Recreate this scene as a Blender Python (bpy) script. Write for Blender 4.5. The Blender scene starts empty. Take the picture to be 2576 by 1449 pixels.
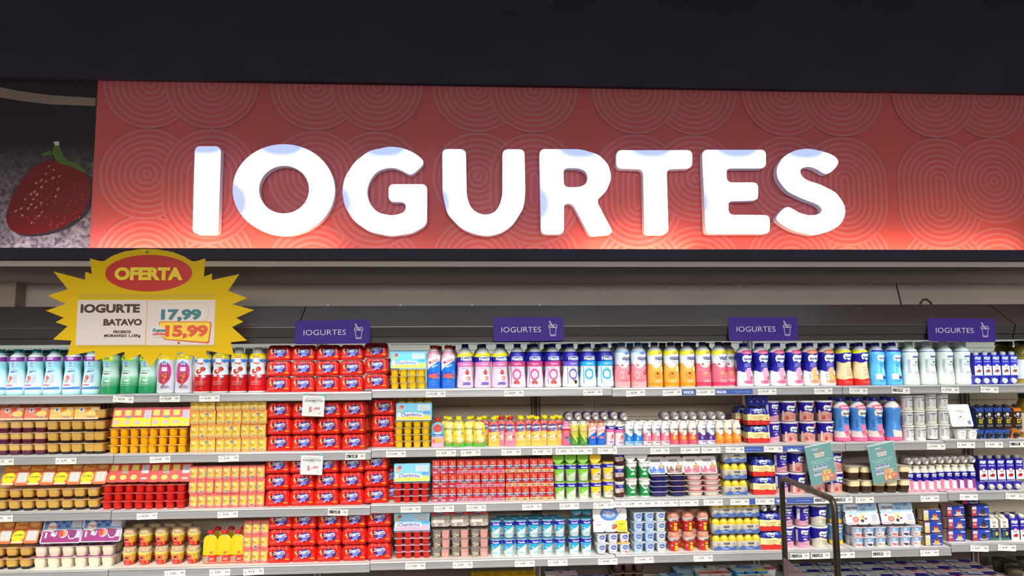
import bpy, math, random
from mathutils import Vector, Matrix
from mathutils.geometry import tessellate_polygon
R = random.Random(7)
SC = bpy.context.scene
COL = SC.collection
PI = math.pi

# ------------------------------------------------------------------ camera
F, D, EYE = 1860.0, 3.75, 1.64
PITCH, YAW, ROLL = math.radians(5.8355), math.radians(3.6007), math.radians(-0.4308)
_fx = Vector((math.cos(YAW), -math.sin(YAW), 0)); _f0 = Vector((math.sin(YAW), math.cos(YAW), 0)); _up = Vector((0, 0, 1))
FW = math.cos(PITCH) * _f0 + math.sin(PITCH) * _up
_u1 = -math.sin(PITCH) * _f0 + math.cos(PITCH) * _up
RT = math.cos(ROLL) * _fx + math.sin(ROLL) * _u1
UP = -math.sin(ROLL) * _fx + math.cos(ROLL) * _u1
EYEP = Vector((0, -D, EYE))
cd = bpy.data.cameras.new('camera'); cam = bpy.data.objects.new('camera', cd); COL.objects.link(cam)
cd.sensor_width = 36; cd.lens = F / 2576 * 36; cd.clip_start = .05; cd.clip_end = 60
m = Matrix((RT, UP, -FW)).transposed().to_4x4(); m.translation = EYEP; cam.matrix_world = m
SC.camera = cam

# ------------------------------------------------------------------ world, lights, exposure
SC.view_settings.view_transform = 'Standard'; SC.view_settings.look = 'None'
SC.view_settings.exposure = 0.0; SC.view_settings.gamma = 1.0; SC.view_settings.use_curve_mapping = False
wd = bpy.data.worlds.new('world'); SC.world = wd; wd.use_nodes = True
wd.node_tree.nodes['Background'].inputs[0].default_value = (1.0, .93, .85, 1); wd.node_tree.nodes['Background'].inputs[1].default_value = .17
def area(name, loc, target, sx, sy, power, col):
    l = bpy.data.lights.new(name, 'AREA'); l.shape = 'RECTANGLE'; l.size = sx; l.size_y = sy; l.energy = power; l.color = col
    o = bpy.data.objects.new(name, l); COL.objects.link(o); o.location = loc
    o.rotation_euler = (Vector(target) - Vector(loc)).to_track_quat('-Z', 'Y').to_euler(); return o
WARM = (1, .95, .88)
for x in (-3.6, -1.4, .8, 3.0, 5.2):                    # ceiling luminaires of the aisle, beams set on the shelves
    area('ceiling_light', (x, -2.6, 3.6), (x, .0, .62), 2.0, .35, 10.5, WARM).data.spread = .62
area('ceiling_light', (0.2, -5.2, 3.7), (0.2, 0, .5), 8, .8, 8, WARM).data.spread = .85
area('ceiling_light', (0.5, -9.5, 3.4), (0.5, 0, .75), 12, 1.0, 42, WARM).data.spread = .7     # luminaires further down the store

# ------------------------------------------------------------------ projection helpers: a pixel of the 2576x1449 frame to a point of the place
def ray(px, py):
    return FW * F + RT * (px - 1288) + UP * (724.5 - py)
def at(px, py, Y):
    d = ray(px, py); t = (Y + D) / d.y
    p = EYEP + d * t
    return p.x, p.z
def xat(px, Y, Z):
    """X of the point at depth Y and height Z that shows at column px."""
    k = (px - 1288) / F
    n = RT - FW * k; q = Vector((0, Y + D, Z - EYE))
    return -(n.y * q.y + n.z * q.z) / n.x

# ------------------------------------------------------------------ materials
def lin(c):
    return tuple((v / 255 / 12.92 if v / 255 <= .04045 else ((v / 255 + .055) / 1.055) ** 2.4) for v in c)
_M = {}
def mat(c, rough=.42, metal=0.0, coat=0.0, emit=0.0, name=None, spec=.5):
    key = (tuple(c), rough, metal, coat, emit, name)
    if key in _M: return _M[key]
    a = bpy.data.materials.new(name or 'print_%02x%02x%02x' % tuple(int(v) for v in c)); a.use_nodes = True
    b = a.node_tree.nodes['Principled BSDF']; l = lin(c) + (1,)
    b.inputs['Base Color'].default_value = l; b.inputs['Roughness'].default_value = rough; b.inputs['Metallic'].default_value = metal
    b.inputs['Coat Weight'].default_value = coat; b.inputs['Specular IOR Level'].default_value = spec
    if emit: b.inputs['Emission Color'].default_value = l; b.inputs['Emission Strength'].default_value = emit
    _M[key] = a; return a
def ramp(name, H, stops, smooth=False, rough=.35, coat=0.0, axis='Z', trans=0.0):
    """bands of printed colour along an object's own height"""
    a = bpy.data.materials.new(name); a.use_nodes = True; nt = a.node_tree; b = nt.nodes['Principled BSDF']
    tc = nt.nodes.new('ShaderNodeTexCoord'); sp = nt.nodes.new('ShaderNodeSeparateXYZ'); mp = nt.nodes.new('ShaderNodeMath'); mp.operation = 'DIVIDE'; mp.inputs[1].default_value = H
    cr = nt.nodes.new('ShaderNodeValToRGB'); cr.color_ramp.interpolation = 'LINEAR' if smooth else 'CONSTANT'
    nt.links.new(tc.outputs['Object'], sp.inputs[0]); nt.links.new(sp.outputs[axis], mp.inputs[0]); nt.links.new(mp.outputs[0], cr.inputs[0]); nt.links.new(cr.outputs[0], b.inputs['Base Color'])
    e = cr.color_ramp.elements
    for i, (z, c) in enumerate(stops):
        el = e[i] if i < 2 else e.new(min(1, z / H))
        el.position = max(0, min(1, z / H)); el.color = lin(c) + (1,)
    if len(stops) == 1: e[1].position = 1; e[1].color = e[0].color
    b.inputs['Roughness'].default_value = rough; b.inputs['Coat Weight'].default_value = coat; b.inputs['Transmission Weight'].default_value = trans
    return a
def noisy(name, c1, c2, scale, rough=.5, metal=0.0, stretch=(1, 1, 1), detail=3, lo=.35, hi=.65):
    a = bpy.data.materials.new(name); a.use_nodes = True; nt = a.node_tree; b = nt.nodes['Principled BSDF']
    tc = nt.nodes.new('ShaderNodeTexCoord'); mp = nt.nodes.new('ShaderNodeMapping'); mp.inputs['Scale'].default_value = stretch
    n = nt.nodes.new('ShaderNodeTexNoise'); n.inputs['Scale'].default_value = scale; n.inputs['Detail'].default_value = detail
    cr = nt.nodes.new('ShaderNodeValToRGB'); e = cr.color_ramp.elements; e[0].position = lo; e[1].position = hi; e[0].color = lin(c1) + (1,); e[1].color = lin(c2) + (1,)
    nt.links.new(tc.outputs['Object'], mp.inputs[0]); nt.links.new(mp.outputs[0], n.inputs[0]); nt.links.new(n.outputs[0], cr.inputs[0]); nt.links.new(cr.outputs[0], b.inputs['Base Color'])
    b.inputs['Roughness'].default_value = rough; b.inputs['Metallic'].default_value = metal
    return a
def clear(name, c, alpha, rough=.1):
    a = mat(c, rough, name=name + '_%d' % int(alpha * 100)); a.node_tree.nodes['Principled BSDF'].inputs['Alpha'].default_value = alpha; return a

WHITE, OFFW, NAVY, BLACK = (244, 244, 246), (238, 236, 228), (30, 22, 150), (22, 20, 24)
RED, YEL, PINK, LBLUE = (222, 28, 22), (252, 226, 0), (232, 110, 160), (60, 160, 226)
TXT = (48, 46, 52)

# ------------------------------------------------------------------ mesh building
class MB:
    def __init__(s): s.v = []; s.f = []; s.m = []; s.mats = []; s.s = []
    def mi(s, a):
        if a not in s.mats: s.mats.append(a)
        return s.mats.index(a)
    def add(s, vs, fs, a, smooth=False):
        o = len(s.v); s.v.extend([tuple(p) for p in vs]); k = s.mi(a)
        for f in fs: s.f.append(tuple(i + o for i in f)); s.m.append(k); s.s.append(smooth)
    def box(s, x0, x1, y0, y1, z0, z1, a):
        s.add([(x0, y0, z0), (x1, y0, z0), (x1, y1, z0), (x0, y1, z0), (x0, y0, z1), (x1, y0, z1), (x1, y1, z1), (x0, y1, z1)],
              [(0, 3, 2, 1), (4, 5, 6, 7), (0, 1, 5, 4), (1, 2, 6, 5), (2, 3, 7, 6), (3, 0, 4, 7)], a)
    def loft(s, secs, a, top=True, bottom=True, smooth=True):
        """secs: closed outlines of equal length, each a list of (x, y, z), counter-clockwise from above"""
        n = len(secs[0]); vs = [p for q in secs for p in q]; fs = []
        for k in range(len(secs) - 1):
            for i in range(n):
                j = (i + 1) % n; fs.append((k * n + i, k * n + j, (k + 1) * n + j, (k + 1) * n + i))
        s.add(vs, fs, a, smooth)
        if bottom: s.add(secs[0], [tuple(range(n - 1, -1, -1))], a)
        if top: s.add(secs[-1], [tuple(range(n))], a)
    def lathe(s, prof, a, seg=24, cx=0, cy=0, top=True, bottom=True):
        s.loft([[(cx + r * math.cos(2 * PI * i / seg), cy + r * math.sin(2 * PI * i / seg), z) for i in range(seg)] for r, z in prof], a, top, bottom)
    def prism(s, pts, holes, y0, y1, front, side):
        """an outline in X and Z, given depth from y0 (front) to y1"""
        loops = [pts] + holes; flat = [p for l in loops for p in l]
        tri = tessellate_polygon([[Vector((p[0], p[1], 0)) for p in l] for l in loops])
        def ok(t):
            a, b, c = (flat[i] for i in t); return (b[0] - a[0]) * (c[1] - a[1]) - (b[1] - a[1]) * (c[0] - a[0]) > 0
        T = [t if ok(t) else (t[0], t[2], t[1]) for t in tri]
        s.add([(x, y0, z) for x, z in flat], T, front)
        s.add([(x, y1, z) for x, z in flat], [(t[0], t[2], t[1]) for t in T], side)
        for l in loops:
            n = len(l); vs = [(x, y0, z) for x, z in l] + [(x, y1, z) for x, z in l]
            s.add(vs, [(i, (i + 1) % n, n + (i + 1) % n, n + i) for i in range(n)], side)
    def mesh(s, name):
        me = bpy.data.meshes.new(name); me.from_pydata(s.v, [], s.f)
        for a in s.mats: me.materials.append(a)
        me.polygons.foreach_set('material_index', s.m); me.polygons.foreach_set('use_smooth', s.s); me.update(); return me
    def build(s, name, parent=None, loc=(0, 0, 0), rot=(0, 0, 0)):
        o = bpy.data.objects.new(name, s.mesh(name)); COL.objects.link(o); o.parent = parent; o.location = loc; o.rotation_euler = rot; return o
def tag(o, label=None, cat=None, group=None, kind=None):
    for k, v in (('label', label), ('category', cat), ('group', group), ('kind', kind)):
        if v: o[k] = v
    return o
def thing(name, loc=(0, 0, 0), rot=(0, 0, 0), label=None, cat=None, group=None):
    o = bpy.data.objects.new(name, None); COL.objects.link(o); o.location = loc; o.rotation_euler = rot; o.empty_display_size = .03
    return tag(o, label, cat, group)
def dup(o, parent=None):
    c = o.copy(); COL.objects.link(c); c.parent = parent
    for ch in list(o.children): dup(ch, c)
    return c
PROTO = {}
def proto(key, root): PROTO[key] = [root, False]; return root
def spawn(key, loc, label, group=None, rot=(0, 0, 0)):
    root, used = PROTO[key]
    o = dup(root) if used else root
    PROTO[key][1] = True
    o.location = loc; o.rotation_euler = rot; o['label'] = label
    if group: o['group'] = group
    return o

def rrect(w, d, r, n=4):
    o = []
    for cx, cy, a0 in ((w / 2 - r, -d / 2 + r, -PI / 2), (w / 2 - r, d / 2 - r, 0), (-w / 2 + r, d / 2 - r, PI / 2), (-w / 2 + r, -d / 2 + r, PI)):
        for i in range(n + 1):
            a = a0 + PI / 2 * i / n; o.append((cx + r * math.cos(a), cy + r * math.sin(a)))
    return o
def rounded(pts, r, n=5):
    """corners of a polygon rounded off by r at most"""
    o = []; N = len(pts)
    for i in range(N):
        a, b, c = Vector(pts[i - 1]), Vector(pts[i]), Vector(pts[(i + 1) % N])
        k1 = min(r, (a - b).length * .5); k2 = min(r, (c - b).length * .5)
        p, q = b + (a - b).normalized() * k1, b + (c - b).normalized() * k2
        for j in range(n + 1):
            t = j / n; v = p * (1 - t) ** 2 + b * 2 * t * (1 - t) + q * t * t; o.append((v.x, v.y))
    out = [o[0]]
    for p in o[1:]:
        if (Vector(p) - Vector(out[-1])).length > 1e-5: out.append(p)
    if (Vector(out[0]) - Vector(out[-1])).length < 1e-5: out.pop()
    return out
def smooth_prof(pts, n=4):
    o = []
    for i in range(len(pts) - 1):
        p0, p1, p2, p3 = pts[max(0, i - 1)], pts[i], pts[i + 1], pts[min(len(pts) - 1, i + 2)]
        for k in range(n):
            t = k / n
            o.append(tuple(.5 * (2 * p1[j] + (p2[j] - p0[j]) * t + (2 * p0[j] - 5 * p1[j] + 4 * p2[j] - p3[j]) * t * t + (3 * p1[j] - p0[j] - 3 * p2[j] + p3[j]) * t ** 3) for j in (0, 1)))
    o.append(pts[-1]); z = pts[0][1]; out = []
    for r, q in o: z = max(z, q); out.append((r, z))
    return out
def interp(prof, z):
    """radius of a profile at height z"""
    for (r0, z0), (r1, z1) in zip(prof, prof[1:]):
        if z0 <= z <= z1 and z1 > z0: return r0 + (r1 - r0) * (z - z0) / (z1 - z0)
    return prof[0][0] if z < prof[0][1] else prof[-1][0]

_TX = {}
def glyphs(s, bold=0.0):
    key = (s, bold)
    if key in _TX: return _TX[key]
    c = bpy.data.curves.new('lettering', 'FONT'); c.body = s; c.size = 1; c.resolution_u = 3; c.offset = bold; c.fill_mode = 'FRONT'
    o = bpy.data.objects.new('lettering', c); COL.objects.link(o)
    dg = bpy.context.evaluated_depsgraph_get(); me = bpy.data.meshes.new_from_object(o.evaluated_get(dg))
    vs = [(v.co.x, v.co.y) for v in me.vertices]; fs = []
    for p in me.polygons:
        q = list(p.vertices)
        a, b, d = vs[q[0]], vs[q[1]], vs[q[2]]
        fs.append(tuple(q) if (b[0] - a[0]) * (d[1] - a[1]) - (b[1] - a[1]) * (d[0] - a[0]) > 0 else tuple(reversed(q)))
    bpy.data.objects.remove(o); bpy.data.curves.remove(c); bpy.data.meshes.remove(me)
    x0 = min(v[0] for v in vs); x1 = max(v[0] for v in vs); k = 1 / .727
    vs = [((x - (x0 + x1) / 2) * k, y * k - .5) for x, y in vs]
    _TX[key] = (vs, fs, (x1 - x0) * k); return _TX[key]

class Deco:
    """flat printed shapes laid on a surface; fn(u, v, o) gives the point at print position u, v, raised by o"""
    def __init__(s, mb, fn, step=.0004, base=.0004): s.mb, s.fn, s.step, s.base = mb, fn, step, base; s.curved = fn.__name__ == 'fn'
    def put(s, pts, fs, a, L): s.mb.add([s.fn(u, v, s.base + s.step * L) for u, v in pts], fs, a)
    def band(s, u0, u1, lo, hi, c, L=0, nu=14, nv=3):
        lo = lo if callable(lo) else (lambda u, k=lo: k); hi = hi if callable(hi) else (lambda u, k=hi: k); pts = []; fs = []
        if s.curved: nu = max(nu, int((u1 - u0) / .006)); nv = max(nv, int(max(hi(u0 + (u1 - u0) * q / 8) - lo(u0 + (u1 - u0) * q / 8) for q in range(9)) / .008))
        for i in range(nu + 1):
            u = u0 + (u1 - u0) * i / nu; a, b = lo(u), hi(u)
            for j in range(nv + 1): pts.append((u, a + (b - a) * j / nv))
        for i in range(nu):
            for j in range(nv):
                k = i * (nv + 1) + j; fs.append((k, k + nv + 1, k + nv + 2, k + 1))
        s.put(pts, fs, mat(c), L)
    def rect(s, cu, cv, w, h, c, L=1, nu=3, nv=2): s.band(cu - w / 2, cu + w / 2, cv - h / 2, cv + h / 2, c, L, nu, nv)
    def ring(s, cu, cv, ru, rv, c, L=1, t=1.0, n=18, rot=0, a0=0, a1=2 * PI, nr=2):
        """an ellipse (t = 1) or the outer share t of it"""
        pts = []; fs = []; cr, sr = math.cos(rot), math.sin(rot); full = a1 - a0 > 6.28
        for i in range(n + (0 if full else 1)):
            a = a0 + (a1 - a0) * i / n
            for j in range(nr + 1):
                k = 1 - t + t * j / nr; x, y = ru * k * math.cos(a), rv * k * math.sin(a); pts.append((cu + x * cr - y * sr, cv + x * sr + y * cr))
        N = nr + 1
        for i in range(n):
            a, b = i * N, ((i + 1) % n if full else i + 1) * N
            for j in range(nr): fs.append((a + j, a + j + 1, b + j + 1, b + j))
        s.put(pts, fs, mat(c), L)
    def poly(s, pts, c, L=1):
        tri = tessellate_polygon([[Vector((p[0], p[1], 0)) for p in pts]])
        T = []
        for t in tri:
            a, b, d = (pts[i] for i in t); T.append(t if (b[0] - a[0]) * (d[1] - a[1]) - (b[1] - a[1]) * (d[0] - a[0]) > 0 else (t[0], t[2], t[1]))
        pts = list(pts)
        for _ in range(7 if s.curved else 0):           # finer triangles so that a print follows a curved wall
            nT = []; cut = False
            for t in T:
                e = [(Vector(pts[t[i]]) - Vector(pts[t[(i + 1) % 3]])).length for i in range(3)]; k = max(range(3), key=lambda i: e[i])
                if e[k] < .007: nT.append(t); continue
                a, b, d = t[k], t[(k + 1) % 3], t[(k + 2) % 3]; pts.append(((pts[a][0] + pts[b][0]) / 2, (pts[a][1] + pts[b][1]) / 2)); n = len(pts) - 1; nT += [(a, n, d), (n, b, d)]; cut = True
            T = nT
            if not cut: break
        s.put(pts, T, mat(c), L)
    def text(s, t, cu, cv, h, c, L=3, w=None, bold=0.0, shear=0.0, rot=0.0, arch=0.0):
        vs, fs, W = glyphs(t, bold); kx = (w / W) if w else h; cr, sr = math.cos(rot), math.sin(rot); pts = []
        for x, y in vs:
            X = x * kx + shear * y * h; Y = y * h - arch * (x * kx) ** 2
            pts.append((cu + X * cr - Y * sr, cv + X * sr + Y * cr))
        s.put(pts, fs, mat(c), L)
    def lines(s, cu, cv, w, n, dv, c, L=2, t=.35):
        for i in range(n): s.rect(cu + (R.random() - .5) * w * .12, cv - i * dv, w * (.78 + .22 * R.random()), dv * t, c, L, 2, 1)
    def berry(s, cu, cv, r, L=3):
        s.ring(cu, cv, r, r * 1.1, (205, 40, 40), L, n=12); s.ring(cu - r * .15, cv + r * .2, r * .5, r * .5, (235, 110, 90), L + 1, n=10); s.poly([(cu - r * .7, cv + r * .9), (cu + r * .7, cv + r * .9), (cu, cv + r * 1.6)], (70, 130, 50), L + 1)
def wrap(prof):
    """print position on a turned body: u is arc length from the front, v the height"""
    def fn(u, v, o):
        r = interp(prof, v); a = u / max(r, .01); return ((r + o) * math.sin(a), -(r + o) * math.cos(a), v)
    return fn
def front(y=0.0): return lambda u, v, o: (u, y - o, v)
def topf(z): return lambda u, v, o: (u, v, z + o)

# ------------------------------------------------------------------ the setting
def struct(name, mb, **k): return tag(mb.build(name), kind='structure', **k)
M_BLACK = noisy('dark_paint', (46, 43, 64), (52, 49, 72), 3, .75)
M_WALL = noisy('grey_plaster', (206, 196, 190), (214, 204, 198), 2.5, .8)
M_WALL2 = mat((176, 166, 150), .8, name='grey_panel')
YF, YW = .45, .80                                     # fascia plane, lower wall plane
b = MB(); b.box(-6, 7, -7, 1.2, -.05, 0, noisy('floor_tile', (150, 146, 140), (165, 160, 152), 4, .3)); struct('floor', b)
def zc(py, Y, px=1288): return at(px, py, Y)[1]
zl0, zl1 = zc(654, .26), zc(626, .26)                 # dark ledge
zf0, zf1 = zl0 + .02, zc(221, YF)                     # fascia
b = MB(); b.box(-6, 7, YF - .05, 1.2, zf1, 5, M_BLACK); struct('wall_upper', b)
b = MB(); zw = zc(768, YW) - .6
b.box(-6, 7, YW, 1.2, 0, zc(714, YW), M_WALL)
b.loft([[(-6, YW, zc(714, YW)), (7, YW, zc(714, YW)), (7, 1.2, zc(714, YW)), (-6, 1.2, zc(714, YW))],
        [(-6, .29, zc(671, .29)), (7, .29, zc(671, .29)), (7, 1.2, zc(671, .29)), (-6, 1.2, zc(671, .29))],
        [(-6, .29, zl0 - .001), (7, .29, zl0 - .001), (7, 1.2, zl0 - .001), (-6, 1.2, zl0 - .001)]], M_WALL, smooth=False)
struct('wall_lower', b)
b = MB(); xa = at(66, 720, YW)[0]; b.box(-6, xa, YW - .10, YW, 0, zc(700, YW - .1), M_WALL2); struct('wall_left', b)
b = MB(); b.box(-6, 7, .26, .275, zl0, zl1, M_BLACK); b.box(-6, 7, .275, YF, zl0, zl0 + .012, M_BLACK); struct('trim_1', b)
# light strips lying in the ledge's trough, shining up at the fascia
for p0, p1, pw, c in ((-20, 250, 8, (1, .86, .78)), (240, 620, 26, (1, .54, .27)), (620, 830, 12, (1, .54, .27)), (830, 1470, 7, (1, .62, .40)), (1470, 1760, 24, (1, .54, .27)), (1790, 2110, 9, (1, .54, .27)), (2110, 2600, 26, (1, .54, .27))):
    x0, x1 = at(p0, 626, .33)[0], at(p1, 626, .33)[0]
    area('trough_light', ((x0 + x1) / 2, .36, zl1 - .02), ((x0 + x1) / 2, .60, zl1 + .55), x1 - x0, .02, pw * .10, c)

# printed fascia with arc pattern
FB, FS = (216, 97, 99), (216, 124, 134)
def px2(px, py, Y=YF): x, z = at(px, py, Y); return x, z
fx0, fx1 = at(238, 420, YF)[0], 4.6
fas = thing('fascia_panel', (0, YF, zl1), label='long orange red printed panel with concentric arc pattern behind the lit letters', cat='wall panel')
b = MB(); b.box(fx0, fx1, -.012, 0, zf0 - zl1, zf1 - zl1, mat(FB, .55)); b.build('panel', fas)
b = MB(); dz = Deco(b, front(-.012), .0004, .0004); LV = [0]
zb, zt = zf0 + .03 - zl1, zf1 - .004 - zl1
def clipdisc(cx, cz, r, h=0.0):
    """a patch of fascia colour with concentric stripes: a disc, or a stadium h tall, cut at the panel's edges"""
    def outline(r):
        o = []
        for i in range(40):
            a = 2 * PI * i / 40; x, z = cx + r * math.cos(a), cz + r * math.sin(a)
            if h and a > PI: z -= h
            o.append((x, z))
        return o
    L = LV[0]; LV[0] += 2
    def cl(p): return (min(max(p[0], fx0), fx1), min(max(p[1], zb), zt))
    k = 0; rr = r; st = .0335
    while rr > .012:
        o = [cl(p) for p in outline(rr)]; q = [cl(p) for p in outline(max(rr - st * .44, .002))]
        if k == 0:
            dz.put(o + [cl((cx, cz)), cl((cx, cz - h))], [(i, (i + 1) % 40, 40 if i < 20 else 41) for i in range(40)] + ([(0, 40, 41), (20, 41, 40)] if h else []), mat(FB, .55), L)
        fs = []
        for i in range(40):
            j = (i + 1) % 40
            A = [o[i], o[j], q[j], q[i]]
            ar = sum(A[n][0] * A[(n + 1) % 4][1] - A[(n + 1) % 4][0] * A[n][1] for n in range(4))
            if abs(ar) > 1e-7: fs.append((i, j, 40 + j, 40 + i))
        dz.put(o + q, fs, mat(FS, .55), L + 1)
        rr -= st; k += 1
Rr = .262
for j, (c1, c2, first) in enumerate(((382, 537, 1), (797, 950, 1), (1201, 1341, 1), (1742, 1596, 1), (1969, 2109, 1), (2479, 2343, 1), (2890, 2745, 1))):
    (x1, z1), (x2, z2) = px2(c1, 224), px2(c2, 224); z1 = z2 = zf1 - .015 - zl1
    LV[0] = 0; zr2 = z1 - 2 * Rr; zr3 = zr2 - 2 * Rr + .0
    if j % 2 == 0:
        clipdisc(x2, zr3 + .03, Rr); clipdisc(x1, zr3 + .03, Rr); clipdisc(x1, zr2, Rr, 0); clipdisc(x2, zr2, Rr, .14)
    else:
        clipdisc(x1, zr3 - .02, Rr); clipdisc(x2, zr3 - .02, Rr); clipdisc(x2, zr2, Rr, .16); clipdisc(x1, zr2, Rr, 0)
    clipdisc(x1, z1, Rr); clipdisc(x2, z2, Rr)
b.build('pattern', fas)

# printed strawberry picture at the left end
pic = thing('fruit_picture', (0, YF, zl1), label='dark printed picture of a strawberry beside the orange panel', cat='picture')
a = noisy('speckled_print', (84, 74, 94), (170, 158, 172), 46, .6, detail=9)
nt = a.node_tree; cr = [n for n in nt.nodes if n.type == 'VALTORGB'][0]; bs = nt.nodes['Principled BSDF']
tc = [n for n in nt.nodes if n.type == 'TEX_COORD'][0]; sp = nt.nodes.new('ShaderNodeSeparateXYZ'); nt.links.new(tc.outputs['Object'], sp.inputs[0])
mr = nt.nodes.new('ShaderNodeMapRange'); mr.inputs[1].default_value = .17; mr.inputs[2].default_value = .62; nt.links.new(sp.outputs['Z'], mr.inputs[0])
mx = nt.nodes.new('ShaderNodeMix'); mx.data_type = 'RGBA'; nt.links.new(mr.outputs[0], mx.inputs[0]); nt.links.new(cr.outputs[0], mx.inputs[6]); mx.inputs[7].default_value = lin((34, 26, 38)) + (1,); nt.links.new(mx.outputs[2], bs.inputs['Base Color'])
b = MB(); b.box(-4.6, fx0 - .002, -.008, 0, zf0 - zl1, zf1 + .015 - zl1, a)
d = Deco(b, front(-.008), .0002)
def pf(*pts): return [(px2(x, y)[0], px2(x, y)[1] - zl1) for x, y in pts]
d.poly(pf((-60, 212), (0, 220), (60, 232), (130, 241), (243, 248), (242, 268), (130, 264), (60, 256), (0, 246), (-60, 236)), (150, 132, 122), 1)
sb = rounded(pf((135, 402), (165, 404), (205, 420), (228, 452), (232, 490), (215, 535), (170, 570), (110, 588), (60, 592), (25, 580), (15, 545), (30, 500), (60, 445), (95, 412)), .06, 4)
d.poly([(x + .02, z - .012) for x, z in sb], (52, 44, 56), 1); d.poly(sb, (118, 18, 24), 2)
for i in range(9):
    for j in range(4):
        x, y = 44 + i * 10.5 + j * 14 + R.uniform(-5, 5), 535 - i * 14 + j * 9 + R.uniform(-5, 5)
        if j > 1 and R.random() < .55: continue
        d.ring(*pf((x, y))[0], R.uniform(.006, .011), R.uniform(.004, .007), (216, 170, 172), 3, .55, 8, rot=.8)
for i in range(60):
    x, y = R.uniform(70, 215), R.uniform(440, 575)
    if (x - 140) * .75 + (y - 500) > -45 and (x - 130) ** 2 / 8100 + (y - 500) ** 2 / 6400 < 1: d.ring(*pf((x, y))[0], .006, .004, (186, 70, 50), 3, 1, 6)
for q in (((140, 400), (128, 380), (100, 392), (132, 392), (140, 362), (150, 362), (158, 385), (170, 405), (200, 412), (225, 440), (180, 420), (150, 412)), ((222, 418), (240, 404), (240, 424))): d.poly(pf(*q), (84, 116, 44), 4)
d.poly(pf((136, 358), (150, 356), (152, 366), (142, 368)), (216, 220, 200), 5)
b.build('print', pic)

# ------------------------------------------------------------------ the lit letters
LET = {
 'I': ([(492, 369), (556, 369), (549, 589), (486, 589)], []),
 'O': ('ell', (714.5, 478, 128, 114), (715, 477.5, 63.5, 60.5)),
 'G': ([(981.7, 369.4), (1016.6, 374), (1048, 389), (1068, 407), (1060, 420), (1036, 441), (1023, 436), (1006, 426), (981.7, 421), (950, 429.5), (930, 454), (922, 483.7), (930, 513), (950, 536), (987, 544), (1021, 535), (1021, 508), (978, 508), (978, 464.5), (1074.5, 464.5), (1074, 566), (1037.6, 587), (983.5, 594.5), (929, 583), (889, 555), (868, 520), (861, 482), (868, 447), (892.6, 408.6), (929, 380.6)], []),
 'U': ([(1113, 376.4), (1172, 376.4), (1174, 494), (1184, 524), (1203, 538), (1223, 542), (1241, 537), (1254, 524), (1264, 494), (1264, 377), (1319, 377), (1321, 485.5), (1317, 524), (1289, 567.5), (1260, 587), (1226, 594.5), (1190, 588), (1160, 574.5), (1125, 538), (1113.4, 489)], []),
 'R': ([(1357, 376.5), (1460, 376.4), (1506, 390), (1530, 415.5), (1538, 449), (1523, 485), (1499, 504.6), (1543, 588), (1483, 594), (1440, 511.6), (1418, 511.6), (1418, 589.5), (1361, 589.5)], [(1416.7, 423), (1457, 423), (1474, 431), (1479.6, 447), (1474, 464), (1457, 472), (1418, 472)]),
 'T': ([(1550.5, 379), (1740, 379), (1740, 424), (1676, 426), (1680.5, 589.5), (1621, 589.5), (1617.6, 426), (1550.5, 424)], []),
 'E': ([(1766, 378), (1925, 378), (1925, 423.6), (1825.5, 423.6), (1827, 460), (1905, 460), (1905.6, 504.6), (1830, 506), (1831.5, 541), (1934.6, 542), (1934.6, 588.5), (1775, 588.5)], []),
 'S': ([(2110, 408.6), (2096, 428), (2078, 441), (2053, 424), (2032, 418), (2013, 424), (2010, 438), (2025, 454), (2060, 464.5), (2102, 485.5), (2123, 517), (2125, 540), (2113, 566), (2085, 583), (2046.5, 592), (2001, 583), (1973, 569), (1949, 552), (1960, 535), (1978, 518), (2011.5, 538), (2039.5, 544), (2064, 538), (2069, 526), (2057, 513.5), (2025.5, 503), (1980, 482), (1955.6, 450.6), (1953, 422.6), (1969.6, 394.7), (1997.6, 379), (2032.5, 374.4), (2071, 382.5), (2097, 393)], [])}
ml = bpy.data.materials.new('lit_acrylic'); ml.use_nodes = True; nt = ml.node_tree; bs = nt.nodes['Principled BSDF']
tc = nt.nodes.new('ShaderNodeTexCoord'); nz = nt.nodes.new('ShaderNodeTexNoise'); nz.inputs['Scale'].default_value = 2.3; nz.inputs['Detail'].default_value = 0
cr = nt.nodes.new('ShaderNodeValToRGB'); e = cr.color_ramp.elements; e[0].position = .37; e[0].color = lin((100, 118, 196)) + (1,); e[1].position = .46; e[1].color = (.86, .90, 1, 1)
nt.links.new(tc.outputs['Object'], nz.inputs[0]); nt.links.new(nz.outputs[0], cr.inputs[0]); nt.links.new(cr.outputs[0], bs.inputs['Emission Color']); bs.inputs['Emission Strength'].default_value = 2.4
bs.inputs['Base Color'].default_value = (.8, .8, .85, 1)
mside = mat((206, 204, 226), .35, emit=.10, name='letter_side')
YL = YF - .075
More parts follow.
